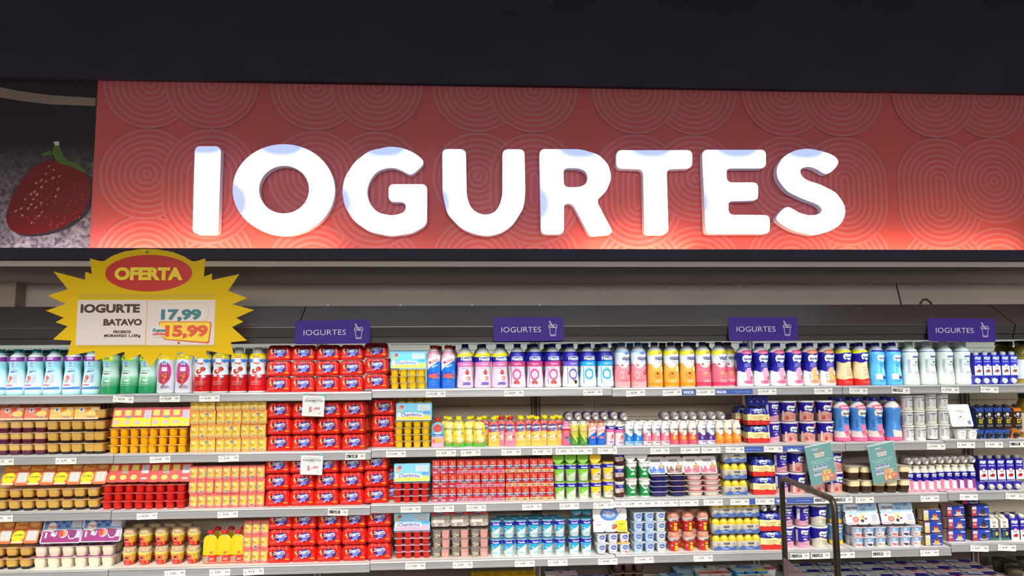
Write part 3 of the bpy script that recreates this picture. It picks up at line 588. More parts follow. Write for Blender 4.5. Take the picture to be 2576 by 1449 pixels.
# --- small bottles
SML = [(.018, 0), (.0215, .003), (.0215, .03), (.0205, .05), (.0205, .064), (.0218, .08), (.0205, .094), (.016, .106), (.0148, .110), (.0148, .113)]
def deco_small(kind):
    def f(d):
        if kind.startswith('v'):
            low, deep = {'vb': ((20, 130, 226), (150, 200, 240)), 'vp': ((240, 130, 150), (246, 214, 214)), 'vr': ((236, 100, 84), (230, 80, 110)), 'vv': ((90, 50, 150), (226, 214, 240)), 'vo': ((246, 160, 50), (246, 130, 30))}[kind]
            d.text('VIGOR', .005, .078, .0085, (36, 42, 110), 4, w=.028, bold=.035); d.band(-.03, .03, .014, lambda u: .045 + min(.014, (u - .002) ** 2 * 44), low, 1); d.band(-.03, .03, .003, .02, deep, 2)
            if kind in ('vb', 'vp', 'vv'): d.poly([(-.001, .1), (.012, .1), (.007, .094)], (60, 140, 220), 3); d.text('0', -.008, .033, .016, (250, 250, 252), 4, w=.007); d.lines(.006, .068, .016, 2, .004, (150, 190, 226), 3, .5); d.lines(.004, .013, .024, 1, .005, (70, 60, 120), 3, .8)
            else: d.ring(-.003, .034, .010, .010, (250, 180, 90), 3); d.ring(.010, .044, .006, .007, (226, 90, 60), 3); d.lines(.004, .016, .026, 2, .004, (250, 220, 200), 3, .3)
            if kind in ('vp', 'vr'): d.poly([(-.012, .056), (-.008, .063), (-.002, .056)], (170, 50, 60), 3)
        elif kind == 'mg': d.band(-.03, .03, lambda u: .055 + u * .8, lambda u: .088 + u * .3, (246, 220, 226), 1); d.text('Molico', 0, .073, .008, (214, 60, 80), 3, w=.026, rot=.4); d.ring(.002, .037, .012, .006, (240, 120, 120), 3); d.lines(0, .02, .028, 2, .006, (90, 140, 226), 2)
        elif kind == 'oat': d.text('NESTON', .0, .076, .008, (244, 246, 230), 4, w=.026, bold=.02); d.ring(.006, .08, .011, .010, (240, 180, 70), 2); d.ring(.006, .08, .006, .005, (250, 220, 140), 3); d.band(-.03, .03, .003, lambda u: .045 - u * .6, (80, 150, 60), 1); d.poly([(-.012, .05), (0, .052), (.016, .018), (.010, .016)], (240, 210, 90), 3); d.lines(0, .018, .026, 2, .006, (150, 200, 120), 3, .3)
        elif kind == 'nes': d.band(-.03, .03, .078, .094, NAVY, 1); d.text('Nestlé', .003, .086, .008, (250, 250, 252), 3, w=.026, bold=.03); d.band(-.03, .03, .064, .078, (236, 120, 180), 1); d.berry(.008, .044, .006, 3); d.ring(.006, .034, .011, .009, (240, 160, 150), 2); d.lines(.002, .016, .024, 2, .005, (120, 110, 200), 2, .6)
        elif kind == 'kid': d.band(-.03, .03, .085, .09, (250, 250, 250), 2); d.lines(0, .07, .02, 2, .006, (250, 220, 230), 2); d.ring(.0, .035, .010, .010, (60, 110, 90), 3, 1, 14, 0, 0, PI); d.rect(.012, .025, .012, .02, (90, 160, 220), 2)
        else:
            c = {'is': (240, 130, 170), 'iv': (150, 60, 150)}[kind]
            d.band(-.035, .035, wave(.056, .002, 150), .098, NAVY, 0); splash(d, .002, .084, .030, .018); d.text('itambé', .002, .084, .006, (44, 40, 110), 4, w=.022, bold=.03); d.poly([(-.008, .06), (.012, .062), (.010, .014), (-.006, .014)], c, 3); d.band(-.03, .03, .003, .012, (240, 150, 180), 2)
    return f
for k, bd, cp, lk in (('vb', [(0, (240, 244, 246))], (246, 248, 248), 'small white and blue zero bottle'), ('vp', [(0, (244, 240, 240))], (246, 248, 248), 'small white and pale pink zero bottle'), ('vr', [(0, (246, 236, 228))], (246, 248, 248), 'small white and coral strawberry bottle'),
        ('vv', [(0, (240, 240, 246))], (246, 248, 248), 'small white and purple zero bottle'), ('vo', [(0, (246, 238, 222))], (246, 244, 236), 'small white and orange papaya bottle'), ('mg', [(0, (36, 110, 216)), (.06, (238, 160, 150)), (.1, (220, 170, 120))], (196, 60, 60), 'small blue and coral drink bottle'),
        ('oat', [(0, (80, 150, 60)), (.03, (214, 206, 90)), (.1, (226, 222, 190))], (236, 236, 232), 'small green and yellow cereal drink bottle'), ('nes', [(0, (244, 222, 232)), (.094, (230, 230, 214))], (206, 206, 210), 'small pink strawberry bottle with navy band'), ('kid', [(0, (236, 110, 150)), (.07, (222, 60, 90)), (.09, (226, 130, 170))], (230, 150, 190), 'small pink fermented milk bottle'),
        ('is', [(0, (244, 240, 244)), (.098, (230, 226, 216))], (214, 208, 190), 'small navy bottle with pink shake'), ('iv', [(0, (244, 240, 244)), (.098, (230, 226, 216))], (214, 208, 190), 'small navy bottle with purple fruit')):
    pr = [(r * (.96 if k[0] == 'i' else 1), z * (1.12 if k[0] == 'i' else 1)) for r, z in SML]
    bottle('s_' + k, 'small_bottle', lk, pr, pr[-1][1] - .002, bd, (.0152, .007, cp), deco_small(k), seg=20)
LY = [(.019, 0), (.0215, .003), (.0215, .085), (.0185, .1), (.0155, .108), (.015, .112)]
for k, c in (('n', (70, 62, 150)), ('v', (176, 168, 166))):
    bottle('lie_' + k, 'small_bottle', 'small bottle lying with its silver foil end forward', LY, .110, [(0, (200, 190, 190)), (.03, c), (.095, (170, 160, 160))], (.0165, .007, (226, 224, 220)), lambda d: d.band(-.06, .06, .05, .058, (120, 60, 90), 1), seg=20, foil=True)

# --- cups and tubs
def cup(key, name, look, prof, bands, lid, deco, smooth=False, seg=24, cat='yogurt cup', lidh=.004, tab=None):
    H = prof[-1][1]; t = thing(name, cat=cat); b = MB(); b.lathe(prof, ramp('cup_print', H, bands, smooth, .32), seg); b.build('body', t)
    r, c = lid; b = MB(); b.lathe([(r, H - .0005), (r * 1.012, H + .001), (r * 1.012, H + lidh - .001), (r * .985, H + lidh), (r * .93, H + lidh - .0007), (.001, H + lidh - .0007)], mat(c, .35), seg)
    if tab: b.box(-.006, .006, -r * 1.15, -r * .9, H + .0005, H + .0012, mat(tab))
    b.build('lid', t)
    b = MB(); deco(Deco(b, wrap(prof), .0003, .0006)); b.build('label', t); t['look'] = look; return proto(key, t)
NC = [(.0215, 0), (.0235, .002), (.0275, .072), (.0278, .078), (.0288, .0785), (.0288, .083)]
def deco_ncup(c, kind):
    def f(d):
        d.band(-.045, .045, .060, .077, (34, 34, 190), 1); d.text('Nestlé', .003, .0685, .009, (250, 250, 252), 4, w=.032, bold=.03); d.band(-.03, .03, lambda u: .034 + max(-.012, min(.02, u * .6)) + .006, .060, c, 1, 14)
        if kind == '2': d.text('2', -.011, .034, .026, (222, 242, 246) if c[2] > 150 else (190, 232, 130), 4, w=.014); d.lines(.004, .02, .03, 2, .005, tuple(min(255, v + 50) for v in c), 2, .5)
        else: d.ring(.006, .032, .006, .005, (214, 160, 70), 3); d.ring(.013, .034, .004, .005, (120, 90, 40), 3); d.lines(.002, .02, .03, 1, .006, (206, 160, 120), 2, .6)
    return f
cup('nc_green', 'yogurt_cup', 'navy, lime and white cup', NC, [(0, (240, 244, 236)), (.0785, (238, 240, 242))], (.0292, (120, 190, 50)), deco_ncup((128, 208, 60), '2'), tab=(120, 190, 50))
cup('nc_yellow', 'yogurt_cup', 'navy, yellow and white cup', NC, [(0, (250, 244, 226)), (.0785, (238, 240, 242))], (.0292, (240, 200, 30)), deco_ncup((250, 210, 20), 'n'), tab=(240, 200, 30))
cup('nc_blue', 'yogurt_cup', 'navy, sky-blue and white cup', NC, [(0, (240, 246, 244)), (.0785, (238, 242, 244))], (.0292, (60, 150, 186)), deco_ncup((50, 176, 222), '2'), tab=(60, 150, 186))
def deco_jam(d): d.band(-.03, .03, .044, .062, (34, 34, 150), 1); d.text('Nestlé', .002, .056, .006, (230, 230, 250), 3, w=.02); d.text('iogurte', .002, .048, .004, (230, 230, 250), 3); d.lines(.002, .038, .024, 2, .005, (170, 110, 120), 2, .5); [d.ring(u, v, .006, .005, (90, 30, 44), 3, n=10) for u, v in ((-.008, .018), (.002, .022), (.010, .018), (.016, .022))]
cup('jam', 'yogurt_cup', 'clear pot of white yogurt over dark jam', [(.021, 0), (.0225, .002), (.0240, .066), (.025, .068), (.025, .073)], [(0, (70, 26, 34)), (.020, (236, 222, 214)), (.068, (236, 234, 228))], (.0255, (232, 230, 222)), deco_jam)
def deco_vgreen(d): d.text('VIGOR', .005, .056, .011, (30, 40, 60), 4, w=.034, bold=.035); d.band(-.045, .045, .006, lambda u: .040 + min(.022, u * u * 42), (30, 150, 76), 1); d.poly([(-.012, .022), (.012, .022), (.008, .029), (.001, .035), (-.007, .029)], (240, 246, 236), 3); d.ring(.016, .038, .003, .004, (180, 226, 190), 3, .4, 8); d.lines(0, .013, .02, 1, .004, (16, 100, 50), 3)
cup('v_green', 'yogurt_cup', 'white and green round cup', NC, [(0, (244, 246, 242))], (.0296, (244, 246, 240)), deco_vgreen, lidh=.005)
TUB = [(.0335, 0), (.036, .002), (.0425, .096), (.043, .098)]
def deco_tub(kind):
    def f(d):
        low, ink = ((240, 178, 170), (222, 96, 76)) if kind == 's' else ((240, 238, 214), (150, 150, 110))
        d.band(-.09, .09, wave(.046, .006, 70, 2.2), .0955, NAVY, 1, 28); splash(d, .008, .068, .048, .030); d.text('itambé', .011, .068, .0105, (44, 40, 110), 4, w=.036, bold=.03)
        d.text('Pedaços', .014, .034, .008, ink, 3, w=.030, shear=.1); d.lines(.014, .025, .026, 3, .005, ink, 2, .3)
        if kind == 's': d.berry(-.014, .018, .008, 3); d.ring(.034, .085, .010, .012, (214, 120, 90), 3)
        else: d.ring(-.010, .022, .008, .009, (250, 248, 226), 3); d.ring(-.010, .022, .008, .009, (120, 130, 80), 4, .12)
        if kind == 's': d.rect(-.036, .03, .01, .05, (246, 226, 222), 2)
    return f
for k, bc, lk in (('s', (240, 178, 170), 'navy and salmon tub with fruit pieces'), ('c', (240, 238, 214), 'navy and cream tub with coconut pieces')):
    cup('tub_' + k, 'yogurt_tub', lk, TUB, [(0, bc), (.098, (236, 236, 240))], (.0440, (226, 228, 236)), deco_tub(k), cat='yogurt tub', lidh=.007)
def deco_grego(d): d.band(-.09, .09, wave(.03, .004, 90), .0955, (40, 30, 160), 1, 28); splash(d, .006, .076, .040, .024); d.text('itambé', .008, .076, .008, (44, 40, 110), 4, w=.030, bold=.03); d.text('GREGO', .006, .055, .007, (214, 210, 246), 3, w=.03); d.poly([(-.006, .038), (.018, .038), (.010, .046), (.005, .048), (-.002, .044)], (246, 190, 180), 3); d.lines(.004, .018, .03, 1, .004, (80, 60, 130), 2); d.rect(-.038, .06, .016, .055, (236, 228, 226), 2)
cup('grego', 'yogurt_tub', 'navy and pink tub with fruit mousse swirl', [(.031, 0), (.033, .002), (.038, .096), (.039, .098)], [(0, (244, 178, 200)), (.098, (236, 236, 240))], (.0395, (226, 228, 236)), deco_grego, cat='yogurt tub', lidh=.007)
def deco_izero(d): d.band(-.06, .06, .003, .024, (250, 210, 60), 1); splash(d, 0, .078, .04, .026); d.text('itambé', 0, .078, .009, (44, 40, 110), 4, w=.03, bold=.03); d.text('zero', 0, .056, .008, (40, 60, 160), 3); d.text('0%', -.004, .044, .009, (40, 60, 160), 3); d.ring(0, .018, .012, .010, (244, 190, 30), 3)
cup('izero', 'yogurt_tub', 'light blue and yellow zero tub', [(.031, 0), (.033, .002), (.038, .096), (.039, .098)], [(0, (110, 170, 230)), (.098, (236, 236, 240))], (.0410, (190, 214, 236)), deco_izero, cat='yogurt tub', lidh=.007)
def deco_wcup(d): d.band(-.05, .05, .0655, .0675, (44, 50, 120), 1); d.text('itambé', .006, .054, .007, (50, 44, 110), 4, w=.024, bold=.03); d.rect(.006, .042, .007, .004, (50, 50, 80), 3); d.text('Natural', .006, .032, .005, (140, 150, 170), 3, w=.02); d.lines(.006, .024, .02, 3, .004, (160, 170, 190), 2, .4); d.lines(-.018, .052, .012, 5, .008, (150, 150, 200), 2, .5)
cup('wcup', 'yogurt_cup', 'plain white cup with dark ring', [(.0245, 0), (.026, .002), (.0295, .066), (.0308, .068), (.0308, .073)], [(0, (244, 244, 238))], (.0310, (244, 244, 238)), deco_wcup, lidh=.0035)

def dome_cup(key, look, kind):
    t = thing('dessert_cup', cat='dessert cup'); H = .058
    prof = [(.0215, 0), (.0235, .002), (.031, .052), (.032, .054), (.032, .058)] if kind == 'granola' else [(.0215, 0), (.023, .002), (.0285, .060), (.030, .062), (.030, .066)]
    H = prof[-1][1]; b = MB()
    b.lathe(prof, ramp('cup_print', H, [(0, (214, 40, 30)), (.020, (240, 210, 60)), (.05, (246, 232, 120))] if kind == 'granola' else [(0, (214, 34, 34)), (.05, (232, 226, 224))], False, .3), 24); b.build('body', t)
    b = MB(); d = Deco(b, wrap(prof), .0003, .0006)
    if kind == 'granola': d.band(-.020, .010, .006, .046, (222, 120, 90), 1); d.band(-.020, .010, .003, lambda u: .018 + abs(u) * .4, (222, 40, 34), 2); d.rect(-.006, .034, .014, .008, (90, 30, 34), 3); d.rect(.018, .028, .006, .045, (246, 150, 40), 2); d.lines(-.004, .012, .02, 2, .005, (250, 150, 130), 3, .5)
    else: d.text('VIGOR', .003, .055, .008, (36, 40, 70), 4, w=.026, bold=.03); d.band(.0, .016, .004, .042, (246, 206, 40), 2, 8, 3); d.rect(.008, .03, .016, .004, (50, 50, 56), 3); d.lines(-.014, .03, .012, 2, .005, (250, 200, 190), 3, .5)
    b.build('label', t)
    r = prof[-1][0]; b = MB(); b.lathe([(r * 1.13, H), (r * 1.15, H + .002), (r * 1.1, H + .007), (r * .98, H + .009), (r * .95, H + .022), (r * .85, H + .028), (.001, H + .029)], clear('clear_dome', (240, 238, 232) if kind == 'granola' else (236, 190, 184), .14 if kind == 'granola' else .2, .06), 24, bottom=False); b.build('dome_lid', t)
    b = MB(); b.lathe([(r * .9, H + .001), (r * .92, H + .018), (r * .75, H + .0245), (.001, H + .0255)], noisy('granola', (150, 112, 60), (226, 190, 130), 160, .8) if kind == 'granola' else noisy('red_card', (196, 50, 44), (220, 170, 120), 70, .6), 18); b.build('topping', t)
    t['look'] = look; return proto(key, t)
dome_cup('granola', 'yellow and red cup under a clear granola dome', 'granola'); dome_cup('vdome', 'red cup with clear topping dome', 'v')

# --- trays of joined cups with one peel-off lid; origin at the tray's underside, middle
def sqcup(mb, x, y, w, h, a, tw=.82):
    secs = []
    for z, k in ((0, tw * .93), (h * .06, tw), (h * .55, tw + (1 - tw) * .72), (h, 1)): secs.append([(x + p, y + q, z) for p, q in rrect(w * k, w * k, w * k * .26, 3)])
    mb.loft(secs, a, top=False)
def rcup(mb, x, y, w, h, a): mb.lathe([(w * .36, 0), (w * .40, h * .04), (w * .45, h * .5), (w * .5, h)], a, 18, x, y, top=False)
def tray(key, name, look, nx, ny, p, cw, h, cupmat, lidc, deco, rim=(236, 232, 226), square=True, tw=.80, cat='yogurt tray', cupdeco=None, py=None):
    t = thing(name, cat=cat); py = py or p
    xs = [(i - (nx - 1) / 2) * p for i in range(nx)]; ys = [(j - (ny - 1) / 2) * py for j in range(ny)]
    for j, y in enumerate(ys):
        for i, x in enumerate(xs):
            b = MB(); cm_ = cupmat[i % len(cupmat)] if isinstance(cupmat, list) else cupmat; sqcup(b, 0, 0, cw, h, cm_, tw) if square else rcup(b, 0, 0, cw, h, cm_)
            if cupdeco and j == 0: cupdeco(Deco(b, lambda u, v, o, w=cw: (u, -w / 2 * (.76 + .24 * v / h) - o - .0004, v), .0003, .0005), i)
            b.build('cup', t, (x, y, 0))
    W, Dp = (nx - 1) * p + cw * 1.12, (ny - 1) * py + cw * 1.12
    out = []                                           # flange with notches between the cups
    for i in range(nx):
        for sx in (-1, 1):
            out.append((xs[i] + sx * cw * .56, -Dp / 2, sx, i))
    pts = []
    def side(n, step, L):                              # positions of cup corners along one side
        q = []
        for i in range(n): c = (i - (n - 1) / 2) * step; q += [c - L, c + L]
        return q
    qx, qy, k = side(nx, p, cw * .56), side(ny, py, cw * .56), cw * .10
    for i, v in enumerate(qx):
        if i in (0, len(qx) - 1): pts += ([(v + k, -Dp / 2)] if i == 0 else [(v - k, -Dp / 2)])
        else: pts += [(v - k, -Dp / 2), (v, -Dp / 2 + k)] if i % 2 else [(v, -Dp / 2 + k), (v + k, -Dp / 2)]
    for i, v in enumerate(qy):
        if i in (0, len(qy) - 1): pts += ([(W / 2, v + k)] if i == 0 else [(W / 2, v - k)])
        else: pts += [(W / 2, v - k), (W / 2 - k, v)] if i % 2 else [(W / 2 - k, v), (W / 2, v + k)]
    for i, v in reversed(list(enumerate(qx))):
        if i in (0, len(qx) - 1): pts += ([(v + k, Dp / 2)] if i == 0 else [(v - k, Dp / 2)])
        else: pts += [(v, Dp / 2 - k), (v - k, Dp / 2)] if i % 2 else [(v + k, Dp / 2), (v, Dp / 2 - k)]
    for i, v in reversed(list(enumerate(qy))):
        if i in (0, len(qy) - 1): pts += ([(-W / 2, v + k)] if i == 0 else [(-W / 2, v - k)])
        else: pts += [(-W / 2 + k, v), (-W / 2, v - k)] if i % 2 else [(-W / 2, v + k), (-W / 2 + k, v)]
    pts = [q for i, q in enumerate(pts) if (Vector(q) - Vector(pts[i - 1])).length > 1e-5]
    b = MB(); b.loft([[(x, y, h - .0012) for x, y in pts], [(x, y, h) for x, y in pts]], mat(rim, .4), smooth=False); b.build('rim', t)
    b = MB(); b.loft([[(x, y, h + .0001) for x, y in pts], [(x, y, h + .0006) for x, y in pts]], mat(lidc, .3), smooth=False)
    if deco: deco(Deco(b, topf(h + .0006), .00009, .0001), W, Dp)
    b.build('lid', t); t['look'] = look; t['dims'] = (W, Dp, h); return proto(key, t)
def lid_chamb(low):
    def f(d, W, Dp):
        d.band(-W * .47, W * .47, -Dp * .47, wave(-Dp * .22, .003, 40), low, 0, 10); d.rect(W * .27, Dp * .22, W * .34, Dp * .34, (206, 226, 232), 1); d.lines(W * .27, Dp * .34, W * .3, 5, .006, (150, 170, 180), 2)
        d.ring(-W * .34, Dp * .28, .009, .009, (196, 50, 40), 2); d.ring(-W * .4, Dp * .2, .008, .006, (230, 140, 50), 2); d.rect(-W * .38, Dp * .07, .022, .007, (246, 170, 30), 2)
        d.band(-W * .40, W * .26, lambda u: -Dp * .26 - (u + W * .07) ** 2 * 2, lambda u: -Dp * .045 - (u + W * .07) ** 2 * 2.2, (248, 250, 252), 2, 12, 2); d.text('Chambinho', -W * .07, -Dp * .145, .0165, (24, 60, 160), 4, w=W * .58, bold=.03, arch=1.6); d.rect(-W * .42, -Dp * .16, .014, .02, (220, 236, 244), 2)
        d.text('sabor', -W * .1, -Dp * .36, .005, (170, 110, 60), 3); d.rect(W * .37, -Dp * .06, W * .2, .012, (60, 150, 220), 1)
    return f
MYC, MRC = mat((248, 200, 0), .35, name='yellow_cup'), mat((214, 34, 20), .35, name='red_cup')
tray('ch_y', 'cup_tray', 'tray of eight yellow cups', 4, 2, .0445, .040, .0305, MYC, (90, 190, 230), lid_chamb((250, 214, 60)), (240, 214, 110), square=False)
tray('ch_r', 'cup_tray', 'tray of eight red cups', 4, 2, .0445, .040, .0305, MRC, (90, 190, 230), lid_chamb((246, 170, 200)), (224, 190, 186), square=False)
tray('ch_ry', 'cup_tray', 'tray of eight red cups with blue and yellow lid', 4, 2, .0445, .040, .0305, MRC, (90, 190, 230), lid_chamb((250, 214, 60)), (224, 190, 186), square=False)
def lid_kids(top, low):
    def f(d, W, Dp):
        d.band(-W * .47, W * .47, -Dp * .47, -Dp * .02, low, 0, 6)
        for i in range(3):
            x = (-.375 + .25 * i) * W; d.rect(x, Dp * .22, W * .16, Dp * .28, (240, 226, 110), 2); d.ring(x, -Dp * .26, W * .075, Dp * .12, (236, 190, 190) if low[1] > 150 else (240, 220, 90), 2); d.ring(x + W * .02, -Dp * .26, W * .03, Dp * .05, (200, 180, 220) if low[1] > 150 else (236, 170, 90), 3)
        d.rect(W * .37, Dp * .14, W * .17, Dp * .42, (226, 216, 222), 2); d.lines(W * .37, Dp * .3, W * .14, 7, .0055, (160, 160, 176), 3); d.rect(-W * .1, 0, W * .14, .012, (130, 160, 150), 3); d.rect(W * .37, -Dp * .32, W * .13, .008, (240, 240, 230), 2); d.lines(W * .37, -Dp * .3, W * .1, 2, .004, (70, 70, 60), 3)
    return f
MYC2 = mat((246, 176, 0), .35, name='amber_cup')
tray('kid_y', 'cup_tray', 'tray of amber cups with pink and yellow lid', 4, 2, .0478, .0425, .038, MYC2, (236, 110, 120), lid_kids(0, (246, 226, 20)), (240, 210, 150), square=False)
tray('kid_r', 'cup_tray', 'tray of red cups with red lid', 4, 2, .0500, .0435, .0365, MRC, (228, 76, 72), lid_kids(0, (224, 70, 66)), (226, 130, 140), square=False)
FL1 = ramp('flan_plum', .052, [(0, (84, 30, 60)), (.016, (130, 50, 80)), (.022, (226, 186, 110))], False, .22)
FL2 = ramp('flan_caramel', .052, [(0, (34, 22, 20)), (.009, (60, 40, 24)), (.013, (214, 170, 84)), (.052, (226, 186, 104))], False, .22)
def lid_flan(c1, c2):
    def f(d, W, Dp):
        d.band(-W * .47, 0, -Dp * .4, Dp * .45, c2, 0, 4); d.rect(-W * .22, Dp * .26, .018, .019, (226, 236, 246), 2); d.ring(-W * .22, Dp * .27, .006, .0065, (40, 90, 180), 3, n=12); d.ring(W * .03, Dp * .22, .013, .014, (236, 120, 40) if c1[0] > 230 else (222, 80, 50), 2); d.ring(W * .22, -Dp * .02, .020, .017, (240, 214, 120), 2); d.ring(W * .08, -Dp * .02, .012, .011, (248, 222, 140), 3); d.rect(W * .28, Dp * .36, .03, .007, (232, 232, 226), 3)
        d.text('Flan', -W * .07, -Dp * .08, .007, (250, 240, 226), 4, shear=.2, rot=.1); d.rect(-W * .26, -Dp * .16, W * .3, .009, tuple(min(255, v + 20) for v in c1), 2); d.rect(0, -Dp * .42, W * .9, .008, (246, 220, 190), 1); d.ring(W * .2, -Dp * .3, .018, .006, (200, 160, 130), 3)
    return f
tray('flan_p', 'flan_tray', 'two-cup plum flan tray', 2, 1, .0602, .0545, .0515, FL1, (226, 110, 90), lid_flan((226, 110, 90), (232, 140, 110)), cat='flan tray', tw=.73)
tray('flan_c', 'flan_tray', 'two-cup caramel flan tray', 2, 1, .0602, .0545, .0515, FL2, (236, 170, 70), lid_flan((240, 190, 90), (240, 200, 110)), cat='flan tray', tw=.73)
tray('flan_1', 'flan_tray', 'one-cup-wide caramel flan tray', 1, 2, .0602, .0545, .0515, FL2, (236, 170, 70), None, cat='flan tray', tw=.73)
def lid_leve(d, W, Dp):
    d.band(-W * .46, W * .46, -Dp * .46, 0, (214, 100, 50), 0, 4); d.band(-W * .46, -W * .02, Dp * .04, Dp * .46, (226, 150, 50), 0, 4); d.ring(-W * .24, Dp * .33, .008, .008, (236, 236, 230), 2); d.text('Flan', .0, Dp * .32, .010, (250, 240, 220), 4, shear=.2, rot=.12); d.ring(W * .26, Dp * .24, .022, .018, (226, 170, 90), 2); d.rect(-W * .18, Dp * .18, W * .3, .006, (206, 90, 50), 2)
    d.ring(-W * .25, -Dp * .22, .031, .028, (252, 226, 0), 3, 1, 8, PI / 8); d.text('LEVE MAIS', -W * .25, -Dp * .18, .0078, (60, 50, 20), 5, w=.046, bold=.03); d.text('PAGUE MENOS', -W * .25, -Dp * .25, .0058, (200, 150, 10), 5, w=.042); d.rect(-W * .25, -Dp * .44, W * .42, .009, (246, 226, 180), 2)
    d.rect(W * .25, -Dp * .2, W * .42, Dp * .42, (240, 180, 150), 1); d.rect(W * .25, -Dp * .19, .036, .04, (232, 226, 222), 2); d.lines(W * .25, -Dp * .08, .03, 6, .006, (160, 156, 156), 3)
tray('flan_l', 'flan_tray', 'four-cup flan tray with yellow leve mais badge', 2, 2, .0635, .0555, .0490, FL2, (206, 110, 60), lid_leve, cat='flan tray', tw=.73)
def lid_eleg(d, W, Dp):
    d.band(-W * .47, W * .47, Dp * .02, Dp * .47, (110, 150, 210), 0, 6)
    for i in range(9):
        for j in range(3):
            if (i + j) % 2: d.rect(-W * .42 + i * W * .105, Dp * (.13 + .13 * j), W * .09, Dp * .11, (54, 96, 176), 1)
    d.ring(-W * .27, Dp * .10, .022, .022, (250, 240, 232), 2); d.text('Elegê', -W * .27, Dp * .12, .012, (196, 50, 40), 4, w=.046, bold=.015, shear=.1); d.rect(W * .32, Dp * .24, W * .24, Dp * .34, (214, 216, 218), 2); d.lines(W * .32, Dp * .36, W * .2, 6, .006, (170, 174, 180), 3)
    d.band(-W * .47, W * .47, -Dp * .47, wave(-Dp * .03, .003, 30, 1), (150, 40, 120), 0, 8); d.rect(-W * .38, -Dp * .20, .008, .026, (240, 236, 240), 2); splash(d, -W * .19, -Dp * .17, .028, .022, (238, 238, 244), 2); d.rect(-W * .17, -Dp * .14, .008, .005, (60, 46, 70), 3)
    d.ring(W * .04, -Dp * .15, .020, .02, (250, 232, 236), 2); d.ring(W * .0, -Dp * .15, .012, .016, (214, 60, 40), 3); d.ring(W * .08, -Dp * .15, .009, .015, (240, 150, 110), 3); d.ring(W * .27, -Dp * .16, .017, .018, (130, 40, 110), 2); d.ring(W * .27, -Dp * .2, .02, .02, (240, 230, 240), 1, .2, 14, 0, PI, 2 * PI); d.rect(W * .41, -Dp * .18, W * .1, Dp * .26, (190, 190, 226), 1)
tray('eleg', 'cup_tray', 'six-cup cream tray with checked and plum lid', 3, 2, .0625, .0565, .0485, mat((236, 222, 198), .35, name='cream_cup'), (226, 232, 240), lid_eleg)
def lid_white(d, W, Dp): d.text('itambé', -W * .05, Dp * .22, .009, (150, 160, 190), 3); d.ring(W * .1, Dp * .15, .02, .008, (214, 222, 232), 2); d.text('Natural', 0, -Dp * .14, .009, (170, 180, 196), 3); d.rect(0, -Dp * .06, .01, .006, (60, 66, 90), 3); d.lines(0, -Dp * .25, .04, 3, .008, (190, 196, 206), 2, .2); d.rect(W * .34, -Dp * .32, .016, .02, (120, 130, 190), 2)
tray('wtray', 'cup_tray', 'four-cup plain white tray', 2, 2, .0590, .053, .0480, mat((242, 242, 240), .35, name='white_cup'), (240, 243, 246), lid_white, rim=(240, 242, 246), cupdeco=lambda d, i: (d.text('itambé', 0, .034, .005, (110, 110, 150), 3), d.lines(0, .024, .022, 3, .004, (180, 180, 196), 2, .3)))
MOUS = ramp('mousse', .062, [(0, (70, 48, 34)), (.036, (240, 226, 180))], False, .25)
for n in (2, 1): tray('mous%d' % n, 'mousse_tray', 'chocolate mousse tray with cream tops' if n == 2 else 'single-width chocolate mousse tray', n, 2, .0660, .059, .066, MOUS, (206, 196, 182), None, rim=(214, 206, 196), cat='mousse tray')
def neos_cup(c):
    def f(d, i): d.ring(.002, .030, .015, .011, (60, 100, 190), 2); d.text('NEOS', .003, .029, .0065, (240, 246, 252), 4, bold=.02); d.text('Nestlé', .0, .0365, .003, (240, 246, 252), 4); (d.ring(.006, .008, .006, .004, (214, 60, 50), 3) if i == 2 and c == 0 else d.ring(.008, .008, .005, .003, (226, 190, 110) if i == 2 else (222, 226, 236), 3)); d.lines(-.006, .012, .014, 2, .004, (150, 170, 210), 2, .4)
    return f
def lid_neos(d, W, Dp):
    d.ring(-W * .02, Dp * .26, .046, .032, (50, 100, 190), 2, n=24); d.ring(-W * .02, Dp * .26, .040, .027, (70, 130, 214), 3, n=24); d.text('Nestlé', -W * .08, Dp * .37, .009, (236, 244, 252), 5); d.text('NEOS', -W * .02, Dp * .25, .017, (250, 250, 252), 5, w=.058, bold=.02); d.text('GREGO', 0, Dp * .13, .007, (226, 238, 250), 5, w=.03)
    d.band(W * .17, W * .49, -Dp * .48, -Dp * .02, (246, 230, 0), 1, 4); d.text('mais', W * .33, -Dp * .16, .012, (70, 60, 30), 4, bold=.01); d.text('&', W * .33, -Dp * .27, .009, (222, 100, 40), 4); d.text('menos', W * .33, -Dp * .40, .0105, (200, 70, 30), 4, w=.038, bold=.01)
    d.poly([(W * .02, -Dp * .22), (W * .04, -Dp * .20), (W * .36, Dp * .40), (W * .33, Dp * .41)], (150, 146, 140), 3); d.ring(-W * .03, -Dp * .33, .020, .013, (206, 200, 190), 3, 1, 16, .5); d.ring(-W * .03, -Dp * .32, .016, .010, (244, 240, 230), 4, 1, 14, .5); d.berry(W * .10, -Dp * .30, .010, 4); d.berry(W * .16, -Dp * .26, .008, 4)
    d.lines(-W * .34, -Dp * .08, W * .2, 2, .01, (170, 176, 190), 2, .25); d.rect(-W * .33, -Dp * .2, W * .12, .003, (220, 110, 100), 2); d.rect(-W * .34, -Dp * .4, W * .24, .016, (206, 222, 236), 2)
tray('neos_w', 'cup_tray', 'six-cup white tray with blue oval labels', 3, 2, .0585, .0485, .0470, mat((232, 234, 244), .35, name='pale_cup'), (240, 236, 232), lid_neos, cupdeco=neos_cup(0))
